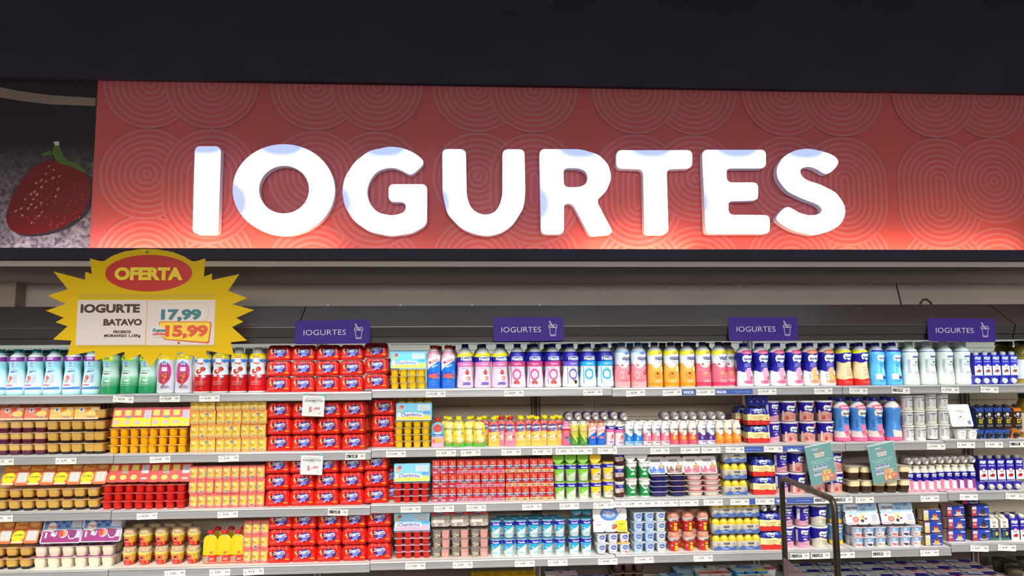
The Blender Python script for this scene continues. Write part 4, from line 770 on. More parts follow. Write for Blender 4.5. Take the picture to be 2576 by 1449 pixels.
tray('neos_b', 'cup_tray', 'six-cup pale blue tray with blue oval labels', 3, 2, .0585, .0485, .0470, [mat((190, 214, 240), .35, name='pale_blue_cup'), mat((190, 214, 240), .35, name='pale_blue_cup'), mat((226, 232, 226), .35, name='pale_lemon_cup')], (206, 220, 236), None, rim=(220, 226, 220), cupdeco=neos_cup(1))
def izt_cup(d, i): d.band(-.019, .019, .026, .044, (110, 170, 226), 1, 4, 1); d.rect(-.006, .036, .016, .009, (240, 244, 248), 2); d.text('itambé', -.006, .036, .004, (50, 50, 110), 3, w=.012); d.ring(.002, .011, .010, .006, ((226, 120, 100), (70, 50, 70), (236, 200, 160))[i % 3], 3); d.ring(-.010, .014, .006, .004, ((230, 100, 120), (130, 60, 130), (220, 110, 80))[i % 3], 3)
def lid_izt(d, W, Dp):
    d.band(-W * .47, W * .47, wave(-Dp * .02, .004, 30), Dp * .47, (170, 206, 236), 0, 8); splash(d, -W * .26, Dp * .24, .066, .05, (236, 246, 250)); d.text('itambé', -W * .26, Dp * .23, .016, (50, 56, 120), 4, w=.058, bold=.03); d.text('zero', W * .08, Dp * .34, .014, (50, 90, 190), 4, w=.042, bold=.01); d.text('0%', W * .08, Dp * .16, .016, (40, 80, 190), 4); d.rect(W * .3, Dp * .34, .02, .016, (110, 150, 210), 2)
    d.ring(-W * .2, -Dp * .28, .017, .014, (226, 110, 90), 3); d.ring(-W * .2, -Dp * .27, .009, .007, (246, 180, 150), 4); d.ring(0, -Dp * .18, .016, .020, (236, 214, 160), 3); d.ring(.004, -Dp * .18, .003, .006, (120, 90, 50), 4); d.ring(-.002, -Dp * .34, .009, .008, (60, 44, 60), 4); d.ring(W * .1, -Dp * .26, .008, .005, (150, 60, 130), 3); d.ring(-W * .34, -Dp * .12, .008, .005, (220, 90, 110), 3); d.ring(W * .2, -Dp * .14, .011, .011, (170, 190, 220), 3, .15, 14)
    d.lines(W * .36, -Dp * .12, W * .18, 5, .006, (130, 140, 200), 2, .5); d.rect(-W * .33, -Dp * .44, W * .3, .007, (240, 170, 190), 1); d.rect(W * .33, -Dp * .44, W * .3, .007, (240, 190, 170), 1)
tray('izt', 'cup_tray', 'six-cup pale blue fruit tray', 3, 2, .0600, .0505, .0475, mat((222, 224, 238), .35, name='frost_cup'), (236, 242, 246), lid_izt, rim=(226, 206, 214), cupdeco=izt_cup)
def lid_vsq(c):
    def f(d, W, Dp):
        d.band(-W * .44, W * .44, -Dp * .44, wave(-Dp * .04, .003, 60), c, 0, 6); d.text('VIGOR', -W * .04, Dp * .26, .013, (36, 40, 80), 4, w=.048, bold=.035); d.text('simples', 0, Dp * .13, .005, (130, 130, 140), 3); d.ring(W * .0, -Dp * .08, .010, .014, (232, 226, 220), 3); d.rect(.001, -Dp * .3, .004, .026, (232, 226, 220), 3); d.ring(W * .28, -Dp * .08, .010, .010, (214, 150, 60), 3); d.rect(-W * .3, -Dp * .05, .009, .028, (240, 236, 234), 2); d.rect(W * .26, Dp * .1, .009, .012, (150, 150, 156), 2); d.lines(0, -Dp * .38, W * .5, 1, .006, (246, 226, 226), 3)
    return f
def tub4(key, look, cm, c):
    tray(key, 'dessert_tub', look, 1, 1, .08, .0800, .0245, cm, (222, 218, 220), lid_vsq(c), rim=(206, 200, 206), cat='dessert tub')
tub4('sq_n', 'low square navy dessert tub with blue lid', mat((34, 28, 100), .3, name='navy_cup'), (50, 100, 220)); tub4('sq_k', 'low square navy dessert tub with brown lid', mat((34, 28, 100), .3, name='navy_cup'), (120, 76, 66)); tub4('sq_p', 'low square cream dessert tub with pink lid', mat((232, 214, 204), .3, name='blush_cup'), (232, 100, 130))
def choc(key):
    t = thing('snack_tray', cat='snack tray'); b = MB()
    secs = [[(x - .021, y, z) for x, y in rrect(.040 * k, .07 * k, .008, 3)] for z, k in ((0, .86), (.002, .9), (.042, 1.08))]
    b.loft(secs, clear('clear_pot', (214, 206, 196), .35, .08), top=False); b.build('clear_pot', t)
    b = MB(); b.loft([[(x + .0215, y, z) for x, y in rrect(.039 * k, .07 * k, .008, 3)] for z, k in ((0, .88), (.002, .92), (.042, 1.06))], ramp('yogurt_pot', .042, [(0, (236, 172, 164)), (.026, (190, 120, 112)), (.028, (226, 170, 160))], False, .3), top=False); b.build('yogurt_pot', t)
    for i in range(16):
        x, y, z = -.021 + R.uniform(-.0135, .0135), R.uniform(-.027, -.012), .005 + R.random() * .018; c = MB()
        c.lathe([(.0005, -.0036), (.0026, -.0026), (.0037, 0), (.0026, .0026), (.0005, .0036)], mat(R.choice(((240, 232, 190), (240, 232, 190), (96, 66, 40)))), 8); c.build('chocolate_ball', t, (x, y, z))
    b = MB(); b.loft([[(x, y, z) for x, y in rrect(.092, .080, .012, 4)] for z in (.042, .0432)], mat((186, 176, 168), .25), smooth=False); b.build('rim', t)
    b = MB(); b.loft([[(x, y, z) for x, y in rrect(.091, .079, .012, 4)] for z in (.0433, .0438)], noisy('crinkled_film', (140, 130, 122), (210, 204, 196), 60, .12, .3), smooth=False); d = Deco(b, topf(.0438), .0002, .0002)
    d.band(-.045, .045, .016, .039, (196, 44, 40), 0, 4); d.ring(-.004, .026, .016, .011, (40, 50, 120), 2); d.text('CHAMYTO', -.004, .027, .006, (246, 246, 250), 4, w=.032, bold=.03); d.rect(.03, .028, .012, .014, (230, 110, 90), 2); d.rect(-.008, -.008, .05, .026, (206, 200, 192), 1); d.lines(-.008, .002, .044, 5, .005, (150, 146, 140), 2, .3)
    b.build('lid', t); t['look'] = 'clear two-part tray of chocolate balls and pink yogurt'; return proto(key, t)
choc('choc')

# --- multipacks
def pack_sec(z, k, w, dp, n, amp):
    o = []; nx = 24
    for i in range(nx + 1):
        x = -w / 2 + w * i / nx; e = max(0, abs(x) - w / 2 + .014) / .014
        o.append((x * k, -dp / 2 * k + amp * math.sin(PI * (x / w * n + .5 * (n % 2 == 0))) ** 2 * (1 if n % 2 else 1) * 0 + amp * (.5 - .5 * math.cos(2 * PI * (x + w / 2) / (w / n))) * -1 + amp + (.014 * (1 - math.sqrt(max(0, 1 - e * e)))), z))
    return o + [(x, -y, z) for x, y, z in reversed(o)]
def pack6(key, look, w, dp, h, bands, deco, bump, wv=None, side=None, smooth=False):
    t = thing('drink_six_pack', cat='six-pack'); K = [(0, .95), (.003, .99), (h * .10, 1), (h * .60, .995), (h * .74, .965), (h * .86, .925), (h * .935, .87)]
    b = MB(); m_ = ramp('shrink_film', h, bands, smooth, .22, .4)
    b.loft([pack_sec(z, k, w, dp, 3, .004 if z < h * .6 else .007) for z, k in K], m_)
    for i in range(3):
        for j in (-1, 1): b.lathe([(w * .145, h * .88), (w * .135, h * .95), (w * .10, h * .992), (.001, h)], m_, 14, (i - 1) * w * .27, j * dp * .20, bottom=False)
    b.build('wrapped_bottles', t)
    def fn(u, v, o):
        k = interp([(kk, z) for z, kk in K], v); a = .004 if v < h * .6 else .007; x = u / w
        return (u * k, -dp / 2 * k - o + a * (.5 + .5 * math.cos(2 * PI * (u + w / 2) / (w / 3))) , v)
    b = MB(); deco(Deco(b, fn, .0004, .0009)); b.build('label', t)
    if side:
        b = MB(); d = Deco(b, lambda u, v, o: (w / 2 * interp([(kk, z) for z, kk in K], v) + o, u, v), .0004, .0006); d.ring(0, h * .42, dp * .26, h * .30, side, 0); b.build('film_opening', t)
    t['look'] = look; return proto(key, t)
def deco_chamy(d):
    h = .076
    d.ring(.006, .040, .030, .021, (44, 40, 140), 1, 1, 20); d.poly([(-.018, .026), (-.012, .022), (.002, .030), (.012, .026), (.022, .030), (.016, .02), (.004, .024), (-.010, .013)], (176, 176, 236), 2); d.ring(.008, .034, .018, .008, (110, 110, 200), 2)
    d.text('CHAMYTO', .004, .047, .0135, (250, 250, 252), 5, w=.054, bold=.045, rot=.05, arch=1.5); d.rect(.004, .036, .024, .002, (190, 180, 230), 4)
    d.ring(-.036, .046, .006, .008, (226, 190, 140), 2); d.ring(-.030, .048, .004, .004, (40, 34, 60), 3, n=8); d.ring(-.033, .036, .005, .009, (236, 130, 80), 2); d.rect(.041, .017, .020, .005, (236, 180, 40), 2); d.lines(-.032, .020, .030, 2, .006, (246, 120, 104), 2, .45); d.lines(.044, .040, .016, 4, .006, (246, 110, 100), 2, .3); d.ring(0, .066, .05, .004, (240, 90, 80), 1, .4, 16)
pack6('chamy', 'red film-wrapped six-pack', .121, .082, .0765, [(0, (206, 24, 16)), (.006, (226, 34, 22))], deco_chamy, 1, side=(214, 196, 176))
def deco_ipack(d):
    splash(d, .0, .073, .046, .022, (226, 240, 250)); d.text('itambé', .0, .072, .009, (60, 80, 160), 4, w=.034, bold=.03); d.band(-.058, .058, .024, wave(.056, .0022, 110, .4), (244, 226, 160), 1, 20); d.band(-.058, .058, .002, wave(.024, .003, 110, .4), (214, 44, 40), 2, 20)
    d.text('leite fermentado', .0, .044, .0065, (206, 110, 60), 4, w=.054); d.lines(.0, .035, .05, 2, .006, (150, 120, 70), 3, .2); d.ring(.042, .047, .007, .006, (150, 140, 80), 3, .15, 12); d.rect(.044, .033, .01, .005, (120, 100, 60), 3)
    for x in (-.030, .030): d.ring(x, .078, .009, .007, (110, 140, 226), 2)
pack6('ipack', 'navy, cream and red film-wrapped six-pack', .119, .085, .0885, [(0, (206, 44, 40)), (.024, (240, 220, 160)), (.054, (40, 50, 150))], deco_ipack, 1, side=(170, 166, 160))
def minion_pack(key):
    t = thing('drink_six_pack', cat='six-pack'); w, dp, h = .127, .084, .080; pr = smooth_prof([(.017, 0), (.0203, .003), (.0203, .05), (.0195, .058), (.014, .068), (.0115, .071), (.0115, .074)])
    for i in range(3):
        for j in (-1, 1):
            b = MB(); x, y = (i - 1) * .0413, j * .0208; b.lathe(pr, mat((246, 214, 60), .28, coat=.3), 18, 0, 0); b.lathe([(.0128, .073), (.0128, .078), (.001, .080)], mat((90, 120, 190), .4), 14)
            bo = b.build('bottle', t, (x, y, .0005))
    b = MB(); K = [(0, .97), (.004, 1), (.046, 1)]
    b.loft([pack_sec(z, k, w, dp + .002, 3, .003) for z, k in K], ramp('pack_wrap', .05, [(0, (190, 186, 170)), (.024, (206, 202, 190))], False, .25), top=False); b.build('wrap', t)
    def fn(u, v, o): return (u, -dp / 2 - .001 - o + .003 * (.5 + .5 * math.cos(2 * PI * (u + w / 2) / (w / 3))), v)
    b = MB(); d = Deco(b, fn, .0004, .0009); d.band(-.058, .058, .003, wave(.019, .004, 150, .5), (70, 104, 176), 1, 24); d.text('VIGOR', .008, .035, .0095, (36, 40, 70), 4, w=.034, bold=.035); d.lines(-.034, .036, .022, 3, .005, (150, 146, 140), 2, .3); d.lines(.045, .038, .018, 3, .005, (150, 146, 140), 2, .3); d.ring(0, .010, .02, .004, (130, 160, 210), 2); b.build('label', t)
    t['look'] = 'yellow-bottled six-pack in grey and blue wrap'; return proto(key, t)
minion_pack('mpack')
def boxes(key, look, bc, deco, bw=.0402, bh=.0665, bd=.032, n=3):
    t = thing('box_three_pack', cat='three-pack')
    for i in range(n):
        b = MB(); x = (i - (n - 1) / 2) * bw; e = bw / 2 - .0006
        b.loft([[(p, q, z) for p, q in rrect(2 * e * k, bd * k, .002, 1)] for z, k in ((0, .96), (.0012, 1), (bh - .0012, 1), (bh, .96))], mat(bc, .35), smooth=False); deco(Deco(b, front(-bd / 2), .0002, .0002), bw - .0012, bh, i); b.build('carton', t, (x, 0, 0))
    b = MB(); d = Deco(b, front(-bd / 2), .0003, .0012); x, z = R.choice(((-.02, .02), (.018, .05), (.0, .01), (.02, .03))); d.rect(x, z, .017, .013, (196, 190, 182), 0)
    for i in range(9): d.rect(x - .0064 + i * .0016, z, .0008 if i % 3 else .0011, .009, (70, 66, 64), 1)
    b.build('barcode', t); t['look'] = look; return proto(key, t)
def d_yel(c, g):
    def f(d, w, h, i): d.band(-w / 2, w / 2, h * .14, lambda u: h * (.88 + .2 * u / w), c, 0, 4, 2); d.poly([(-w * .36, h * .26), (w * .30, h * .22), (w * .42, h * .78), (-w * .40, h * .84)], g, 1); d.ring((-1) ** i * .002, h * .19, w * .30, h * .11, (206, 196, 140), 2); d.rect(0, h * .15, w * .4, h * .05, (150, 150, 110), 3, 2, 1); d.poly([(w * .12, h * .30), (w * .36, h * .30), (w * .26, h * .52)], (250, 232, 40), 2); d.poly([(-w * .28, h * .46), (w * .04, h * .40), (w * .02, h * .45), (-w * .24, h * .52)], (150, 96, 50), 2); d.rect(-w * .1, h * .66, w * .4, h * .09, (246, 240, 200), 2, 2, 1); d.rect(-w * .34, h * .5, w * .06, h * .36, (120, 110, 60), 2, 1, 1); d.rect(0, h * .94, w * .6, .003, (216, 120, 60), 2)
    return f
for q in range(3): boxes('by%d' % q, 'orange and yellow carton three-pack', (226, 158, 78), d_yel((236, 178, 90), (232, 200, 62)))
for q in range(3): boxes('bp%d' % q, 'pink and yellow carton three-pack', (226, 104, 104), d_yel((232, 130, 120), (228, 196, 80)))
def d_cham(low):
    def f(d, w, h, i):
        d.band(-w / 2, w / 2, 0, h * .22, low, 0, 3, 1); d.poly([(-w * .16, h * .55), (-w * .2, h * .75), (0, h * .92), (w * .16, h * .74), (w * .2, h * .55)], (222, 140, 96), 1); d.rect(w * .28, h * .75, w * .08, h * .3, (226, 130, 90), 1); d.ring(0, h * .48, w * .42, h * .13, (40, 48, 110), 2); d.text('CHAMYTO', 0, h * .52, .0058, (250, 250, 252), 5, w=w * .84, bold=.045); d.lines(0, h * .42, w * .5, 2, .004, (200, 200, 236), 4, .5); d.rect(-w * .1, h * .10, w * .5, h * .1, (120, 110, 170) if low[0] > 200 else (240, 180, 190), 1); d.rect(-w * .35, h * .9, w * .2, .003, (250, 150, 130), 2)
    return f
boxes('bc_v', 'red carton three-pack with plum base', (206, 44, 44), d_cham((176, 60, 96)), bh=.0675); boxes('bc_p', 'red carton three-pack with pink base', (206, 44, 44), d_cham((236, 130, 140)), bh=.0675); boxes('bc_o', 'red carton three-pack with peach base', (206, 44, 44), d_cham((240, 180, 110)), bh=.0675)

# --- spouted pouches
def pouch(key, look, w, h, cap, bands, deco, smooth=True, dp=.034):
    t = thing('yogurt_pouch', cat='pouch'); n = 28; S = [(0, .97, .88), (.004, 1, 1), (h * .25, 1, .92), (h * .55, .985, .62), (h * .82, .965, .3), (h * .93, .80, .2), (h * .985, .50, .16), (h, .36, .16)]
    def sec(z, a, c): return [(w / 2 * a * math.copysign(abs(math.cos(2 * PI * i / n)) ** .75, math.cos(2 * PI * i / n)), dp / 2 * c * math.copysign(abs(math.sin(2 * PI * i / n)) ** .9, math.sin(2 * PI * i / n)), z) for i in range(n)]
    b = MB(); b.loft([sec(*q) for q in S], ramp('pouch_print', h, bands, smooth, .25, .3)); b.build('bag', t)
    b = MB(); b.lathe([(.0065, h - .003), (.0065, h + .006), (.009, h + .0065), (.009, h + .008)], mat((236, 236, 230)), 14); b.build('spout', t)
    b = MB()
    b.lathe([(.0135, h + .0075), (.0155, h + .010), (.0150, h + .019), (.0125, h + .021), (.001, h + .0205)], mat(cap, .35), 18)
    for s in (-1, 1): b.lathe([(.0058, h + .012), (.0058, h + .022), (.004, h + .0245), (.0005, h + .025)], mat(cap, .35), 10, s * .0068, -.003)
    b.build('cap', t)
    A, Cc = [(a, z) for z, a, c in S], [(c, z) for z, a, c in S]
    def fn(u, v, o):
        a, c = interp(A, v), interp(Cc, v); x = min(.999, abs(u) / (w / 2 * a)); cs = x ** (1 / .75); return (u, -dp / 2 * c * math.sqrt(max(0, 1 - cs * cs)) ** .9 - o, v)
    b = MB(); deco(Deco(b, fn, .0004, .001)); b.build('label', t); t['look'] = look; return proto(key, t)
def d_pch(d): d.band(-.029, .029, .005, .048, (244, 176, 204), 0); d.ring(0, .032, .022, .013, (244, 170, 60), 1); d.ring(-.02, .03, .006, .009, (236, 90, 90), 2); d.text('Chambinho', 0, .062, .009, (30, 60, 150), 4, w=.052, bold=.03, arch=1.5); d.lines(0, .052, .03, 1, .005, (206, 60, 80), 2); d.ring(.0, .092, .022, .02, (206, 40, 44), 1)
pouch('p_ch', 'sky-blue and pink pouch with red cap', .064, .120, (206, 34, 34), [(0, (240, 180, 210)), (.04, (240, 170, 200)), (.055, (110, 190, 236)), (.12, (100, 180, 230))], d_pch)
def d_nin(d): d.ring(.0, .092, .027, .03, (250, 244, 120), 1, .08, 24, 0, 0, PI); d.text('NINHO', -.002, .086, .011, (60, 56, 30), 4, w=.044, bold=.02); d.text('Nestlé', -.012, .098, .004, (100, 90, 30), 4); d.ring(.008, .036, .016, .015, (250, 232, 170), 3); d.ring(.008, .036, .017, .016, (190, 90, 40), 2); d.rect(.012, .034, .002, .007, (170, 140, 70), 4, 1, 1); d.ring(-.004, .042, .012, .011, (250, 226, 150), 2); d.ring(.0, .022, .018, .008, (226, 150, 90), 2); d.rect(.018, .066, .014, .012, (176, 160, 140), 2); d.ring(-.014, .05, .008, .01, (246, 190, 60), 2)
pouch('p_ni', 'yellow and green pouch with yellow cap', .062, .122, (244, 226, 20), [(0, (80, 180, 60)), (.02, (120, 196, 60)), (.035, (236, 220, 60)), (.12, (246, 220, 20))], d_nin)
def d_go(low):
    def f(d): d.band(-.0265, .0265, .005, wave(.070, .003, 60), low, 0, 10); d.ring(-.002, .090, .024, .018, (44, 50, 140), 1); d.text('CHAMYTO', -.002, .092, .0105, (250, 250, 252), 4, w=.048, bold=.045, arch=1.2); d.text('GO', .016, .078, .007, (240, 230, 240), 4, bold=.03); d.rect(-.004, .079, .02, .003, (170, 170, 230), 3); d.band(-.016, .008, .03, lambda u: .052 + .006 * math.sin(u * 300), (250, 232, 200), 2, 8, 3); d.rect(-.006, .036, .016, .004, (226, 120, 60), 3); d.ring(.016, .045, .006, .006, (226, 140, 70) if low[1] > 160 else (190, 60, 60), 2); d.ring(-.016, .05, .004, .006, (200, 120, 60), 2); d.lines(0, .02, .04, 2, .006, tuple(max(0, v - 30) for v in low), 2, .3)
    return f
pouch('p_goy', 'red, navy and amber pouch with yellow cap', .058, .122, (244, 226, 20), [(0, (246, 206, 90)), (.06, (246, 196, 70)), (.07, (222, 50, 40)), (.12, (226, 60, 44))], d_go((246, 200, 90)), dp=.03)
pouch('p_gor', 'red, navy and pink pouch with red cap', .058, .122, (206, 30, 34), [(0, (236, 130, 160)), (.06, (236, 130, 160)), (.07, (222, 50, 40)), (.12, (222, 60, 60))], d_go((238, 140, 166)), dp=.03)
def d_yp(d): d.band(-.034, .034, .005, .040, (214, 50, 34), 1, 10); d.band(-.034, -.004, .005, lambda u: .04 + u * .3, (170, 150, 120), 2, 6); d.band(-.034, .034, .003, .010, (244, 130, 100), 2, 8); d.lines(.012, .025, .022, 2, .006, (250, 226, 214), 3, .4); d.ring(.008, .052, .007, .006, (222, 90, 70), 2); d.ring(.02, .062, .006, .005, (214, 196, 20), 2); d.ring(-.02, .1, .006, .005, (214, 196, 20), 2)
pouch('p_ye', 'plain yellow pouch with red base and red cap', .070, .132, (214, 24, 28), [(0, (214, 60, 40)), (.038, (232, 196, 24)), (.13, (238, 208, 34))], d_yp, False)

# --- cartons with screw caps
def carton(key, look, bc, capc, deco, w=.0435, h=.120, dp=.043, topc=None):
    t = thing('drink_carton', cat='drink carton'); b = MB(); k = h - .016
    vs = [(-w / 2, -dp / 2, 0), (w / 2, -dp / 2, 0), (w / 2, dp / 2, 0), (-w / 2, dp / 2, 0), (-w / 2, -dp / 2, k), (w / 2, -dp / 2, k), (w / 2, dp / 2, h), (-w / 2, dp / 2, h)]
    b.add(vs, [(0, 3, 2, 1), (0, 1, 5, 4), (1, 2, 6, 5), (2, 3, 7, 6), (3, 0, 4, 7)], mat(bc, .3, coat=.3)); b.add(vs[4:], [(0, 1, 2, 3)], mat(topc or bc, .3, coat=.3)); deco(Deco(b, front(-dp / 2), .0002, .0002), w, k); b.build('body', t)
    b = MB(); b.lathe([(.0125, 0), (.0135, .002), (.0130, .013), (.012, .0145), (.001, .0145)], mat(capc, .35), 20); b.build('cap', t, (0, -.002, h - .0095), (math.atan2(.016, dp), 0, 0))
    t['look'] = look; return proto(key, t)
def d_prot(c, ring):
    def f(d, w, k): d.band(-w / 2, w / 2, 0, k * .48, (240, 240, 244), 0, 3, 1); splash(d, 0, k * .87, w * .8, k * .16); d.text('itambé', 0, k * .87, .005, (50, 50, 120), 3, w=w * .5, bold=.02); d.text('PROTEIN', 0, k * .70, .005, (236, 240, 252), 3, w=w * .72, bold=.03); d.ring(w * .06, k * .47, .0105, .0105, ring, 2); d.ring(w * .06, k * .475, .0075, .0075, (244, 244, 246), 3); d.text('15g', w * .06, k * .475, .004, (110, 80, 90), 4); d.ring(w * .02, k * .2, w * .32, k * .07, c, 2); d.ring(w * .1, k * .25, w * .2, k * .05, tuple(max(0, v - 40) for v in c), 3); d.rect(0, k * .06, w * .9, k * .08, (210, 214, 230), 1)
    return f
carton('c_blue', 'blue and white protein carton with white cap', (52, 56, 196), (240, 244, 248), d_prot((170, 110, 80), (150, 130, 160))); carton('c_red', 'blue and white carton with red berries and cream cap', (48, 44, 170), (226, 220, 206), d_prot((196, 50, 50), (190, 60, 80)))
def d_black(d, w, k): d.band(-w / 2, w / 2, 0, k * .86, (30, 27, 28), 0, 3, 1); d.ring(0, k * .72, .0085, .0085, (236, 236, 236), 2); d.poly([(-.004, k * .73), (.004, k * .73), (.002, k * .69), (-.002, k * .69)], (60, 60, 66), 3); d.rect(0, k * .57, w * .5, .006, (130, 126, 120), 2); d.rect(.002, k * .38, w * .42, k * .2, (230, 214, 20), 2); d.text('15', .002, k * .38, .013, (30, 28, 24), 4, w=.012, bold=.06); [d.ring(x, k * .16, .0042, .0055, (130, 126, 122), 2, n=10) for x in (-.011, 0, .011)]; d.ring(-w * .38, k * .66, .004, .006, (226, 200, 170), 2, .5, 10); d.ring(w * .36, k * .52, .004, .006, (226, 160, 140), 2, .5, 10)
carton('c_black', 'black and blue carton with yellow badge and black cap', (46, 76, 160), (40, 38, 40), d_black, topc=(60, 100, 190)); carton('c_orange', 'black and orange carton with yellow badge and black cap', (214, 120, 40), (40, 38, 40), d_black, topc=(220, 130, 50))
def d_fit(d, w, k): d.band(-w / 2, w / 2, 0, k * .60, (24, 36, 76), 0, 3, 1); d.band(-w / 2, w / 2, 0, k * .12, (60, 110, 90), 1, 3, 1); d.lines(0, k * .9, w * .5, 2, .007, (110, 120, 150), 2, .5); d.text('FIT', 0, k * .68, .007, (40, 44, 60), 3, bold=.04); d.text('WHEY', -w * .04, k * .52, .005, (226, 236, 240), 3); d.ring(w * .24, k * .32, w * .16, k * .1, (190, 200, 90), 2); d.ring(w * .26, k * .32, w * .06, k * .04, (226, 140, 60), 3); d.lines(-w * .12, k * .4, w * .4, 4, .007, (90, 130, 150), 2, .4)
carton('c_fit', 'white and dark green carton with cream cap', (226, 224, 216), (206, 202, 190), d_fit)
def jar():
    t = thing('drink_jar', cat='jar'); b = MB(); pr = smooth_prof([(.050, 0), (.056, .004), (.057, .08), (.056, .14), (.050, .18), (.042, .198), (.040, .205), (.040, .212)]); b.lathe(pr, ramp('olive_drink', .212, [(0, (206, 172, 70)), (.03, (150, 122, 40)), (.19, (120, 100, 36))], True, .15), 28); b.build('body', t)
    b = MB(); b.lathe([(.043, .205), (.044, .209), (.043, .226), (.040, .229), (.001, .229)], mat((26, 24, 26), .3), 28); b.build('cap', t)
    b = MB(); d = Deco(b, wrap(pr), .0003, .0008); d.band(-.09, .09, .026, wave(.132, .004, 30), (240, 240, 236), 0, 26, 4); d.text('on', -.012, .096, .022, (50, 46, 46), 3, bold=.01); d.ring(-.006, .036, .026, .026, (240, 110, 40), 2, 1, 18, 0, 0, PI); d.band(-.09, .09, .136, .138, (226, 210, 140), 1, 26, 1); b.build('label', t); return proto('jar', t)
jar()
# --- two flan pots in a blue card sleeve
def sleeve(key, look, flap, flan, sauce):
    t = thing('flan_pair', cat='flan pack'); w, h, dp = .092, .058, .058
    for s in (-1, 1):
        b = MB(); b.lathe([(.026, 0), (.028, .002), (.030, .052), (.033, .053), (.033, .056)], mat(tuple(int(v * .8) for v in flan) if s < 0 else flan, .25), 18); b.build('pot', t, (s * .026, 0, .001))
    b = MB(); x0, x1 = -.047, .048
    pr = [(-.031, .001), (-.0335, .055), (.0335, .055), (.031, .001)]
    b.add([(x0, y, z) for y, z in pr] + [(x1, y, z) for y, z in pr] + [(x0, y * 1.02, z + (.0015 if z > .01 else -.0008)) for y, z in pr] + [(x1, y * 1.02, z + (.0015 if z > .01 else -.0008)) for y, z in pr],
          [(8, 12, 13, 9), (9, 13, 14, 10), (10, 14, 15, 11), (11, 15, 12, 8), (0, 1, 5, 4), (1, 2, 6, 5), (2, 3, 7, 6), (0, 4, 7, 3), (0, 8, 9, 1), (1, 9, 10, 2), (2, 10, 11, 3), (3, 11, 8, 0), (4, 5, 13, 12), (5, 6, 14, 13), (6, 7, 15, 14), (7, 4, 12, 15)], mat((36, 70, 180), .3)); b.build('card_sleeve', t)
    b = MB(); d = Deco(b, lambda u, v, o: (u, -.0318 - .0026 * v / .056 - o, v), .0003, .0005)
    for i in range(7):
        for j in range(3): d.ring(-.02 + i * .011, .010 + j * .018, .004, .004, (80, 120, 214), 0, .3, 4)
    d.band(-.044, -.018, .002, .053, flap, 1, 3, 2); d.rect(-.031, .042, .022, .014, (236, 240, 246), 2); d.text('itambé', -.031, .042, .005, (60, 50, 120), 3, w=.017); d.lines(-.031, .026, .018, 2, .007, (250, 230, 210), 2, .5)
    d.ring(.016, .009, .024, .006, (206, 180, 160), 2); d.poly([(.002, .009), (.030, .009), (.026, .032), (.006, .032)], flan, 3); d.ring(.016, .032, .010, .004, sauce, 4); d.poly([(.006, .032), (.010, .022), (.016, .026), (.022, .020), (.026, .032)], sauce, 4); d.rect(.034, .047, .022, .006, (210, 220, 236), 2)
    b.build('label', t); t['look'] = look; return proto(key, t)
sleeve('sl_y', 'blue-sleeved flan pair with golden flan and yellow flap', (236, 196, 100), (232, 180, 80), (196, 70, 40)); sleeve('sl_r', 'blue-sleeved flan pair with pale flan and red flap', (190, 50, 60), (232, 190, 150), (180, 60, 50)); sleeve('sl_k', 'blue-sleeved flan pair with chocolate flan and red flap', (190, 50, 60), (80, 56, 44), (60, 40, 34))

# ------------------------------------------------------------------ stocking the shelves
ORD = 'first second third fourth fifth sixth seventh eighth ninth tenth eleventh twelfth thirteenth fourteenth fifteenth sixteenth'.split()
SHELF = {1: 'top shelf', 2: 'second shelf', 3: 'third shelf', 4: 'fourth shelf'}
def shelf_z(row, px, y=.06, hw=.045):
    i = max(k for k in range(6) if MODS[k] <= px or k == 0); X = xat(px, y, ZS[row][i])
    return max(ZS[row][k] for k in range(6) if MX[k] < X + hw and MX[k + 1] > X - hw) + .0007
def nth(i, n): return 'only one' if n == 1 else ('leftmost' if i == 0 else 'rightmost' if i == n - 1 else ORD[i] + ' from left')
def look(k): return PROTO[k][0]['look']
def run(key, row, pxs, y, lk=None, dz=0.0, rz=0.0, jit=.06, group=None, rx=0.0, zadd=0.0):
    """one item at each column, standing at depth y (its middle)"""
    lk = lk or look(key); g = group or (lk + ', ' + SHELF[row])
    for i, px in enumerate(pxs):
        z = shelf_z(row, px, y, .03 if 'small' in lk else .045) + dz
        n = len(pxs); lab = lk + (', %s, %s' % (nth(i, n), SHELF[row]) if n > 1 else ', ' + SHELF[row])
        spawn(key, (xat(px, y, z), y, z + zadd), lab, g, (rx, 0, rz + R.uniform(-jit, jit)))
def layer(j, n): return 'bottom' if j == 0 else 'top' if j == n - 1 else 'middle' if n == 3 else ORD[j] + ' up'
def stacks(keys, row, pxs, n, h, y, lk=None, jit=.03, dx=.002, group=None, dz=0.0, total=None):
    """stacks of n layers, h apart; keys: one kind, or a list with one kind per column"""
    h += .0012
    for i, px in enumerate(pxs):
        key = keys[i % len(keys)] if isinstance(keys, list) else keys
        l_ = lk or look(key); same = [q for q in range(len(pxs)) if (keys[q % len(keys)] if isinstance(keys, list) else keys) == key or lk]
        a, m_ = same.index(i), len(same); where = '' if m_ == 1 else (' of left stack' if a == 0 else ' of right stack') if m_ == 2 else ' of %s stack' % ('leftmost' if a == 0 else 'rightmost' if a == m_ - 1 else ORD[a])
        z = shelf_z(row, px, y, max(.045, PROTO[key][0].get('dims', (.06,))[0] / 2)) + dz; X = xat(px, y, z); nn = n[i] if isinstance(n, (list, tuple)) else n
        for j in range(nn):
            spawn(key, (X + R.uniform(-dx, dx), y + R.uniform(-dx, dx), z + j * h), '%s, %s%s, %s' % (l_, layer(j, nn), where, SHELF[row]), group or (l_ + ', ' + SHELF[row]), (0, 0, R.uniform(-jit, jit)))
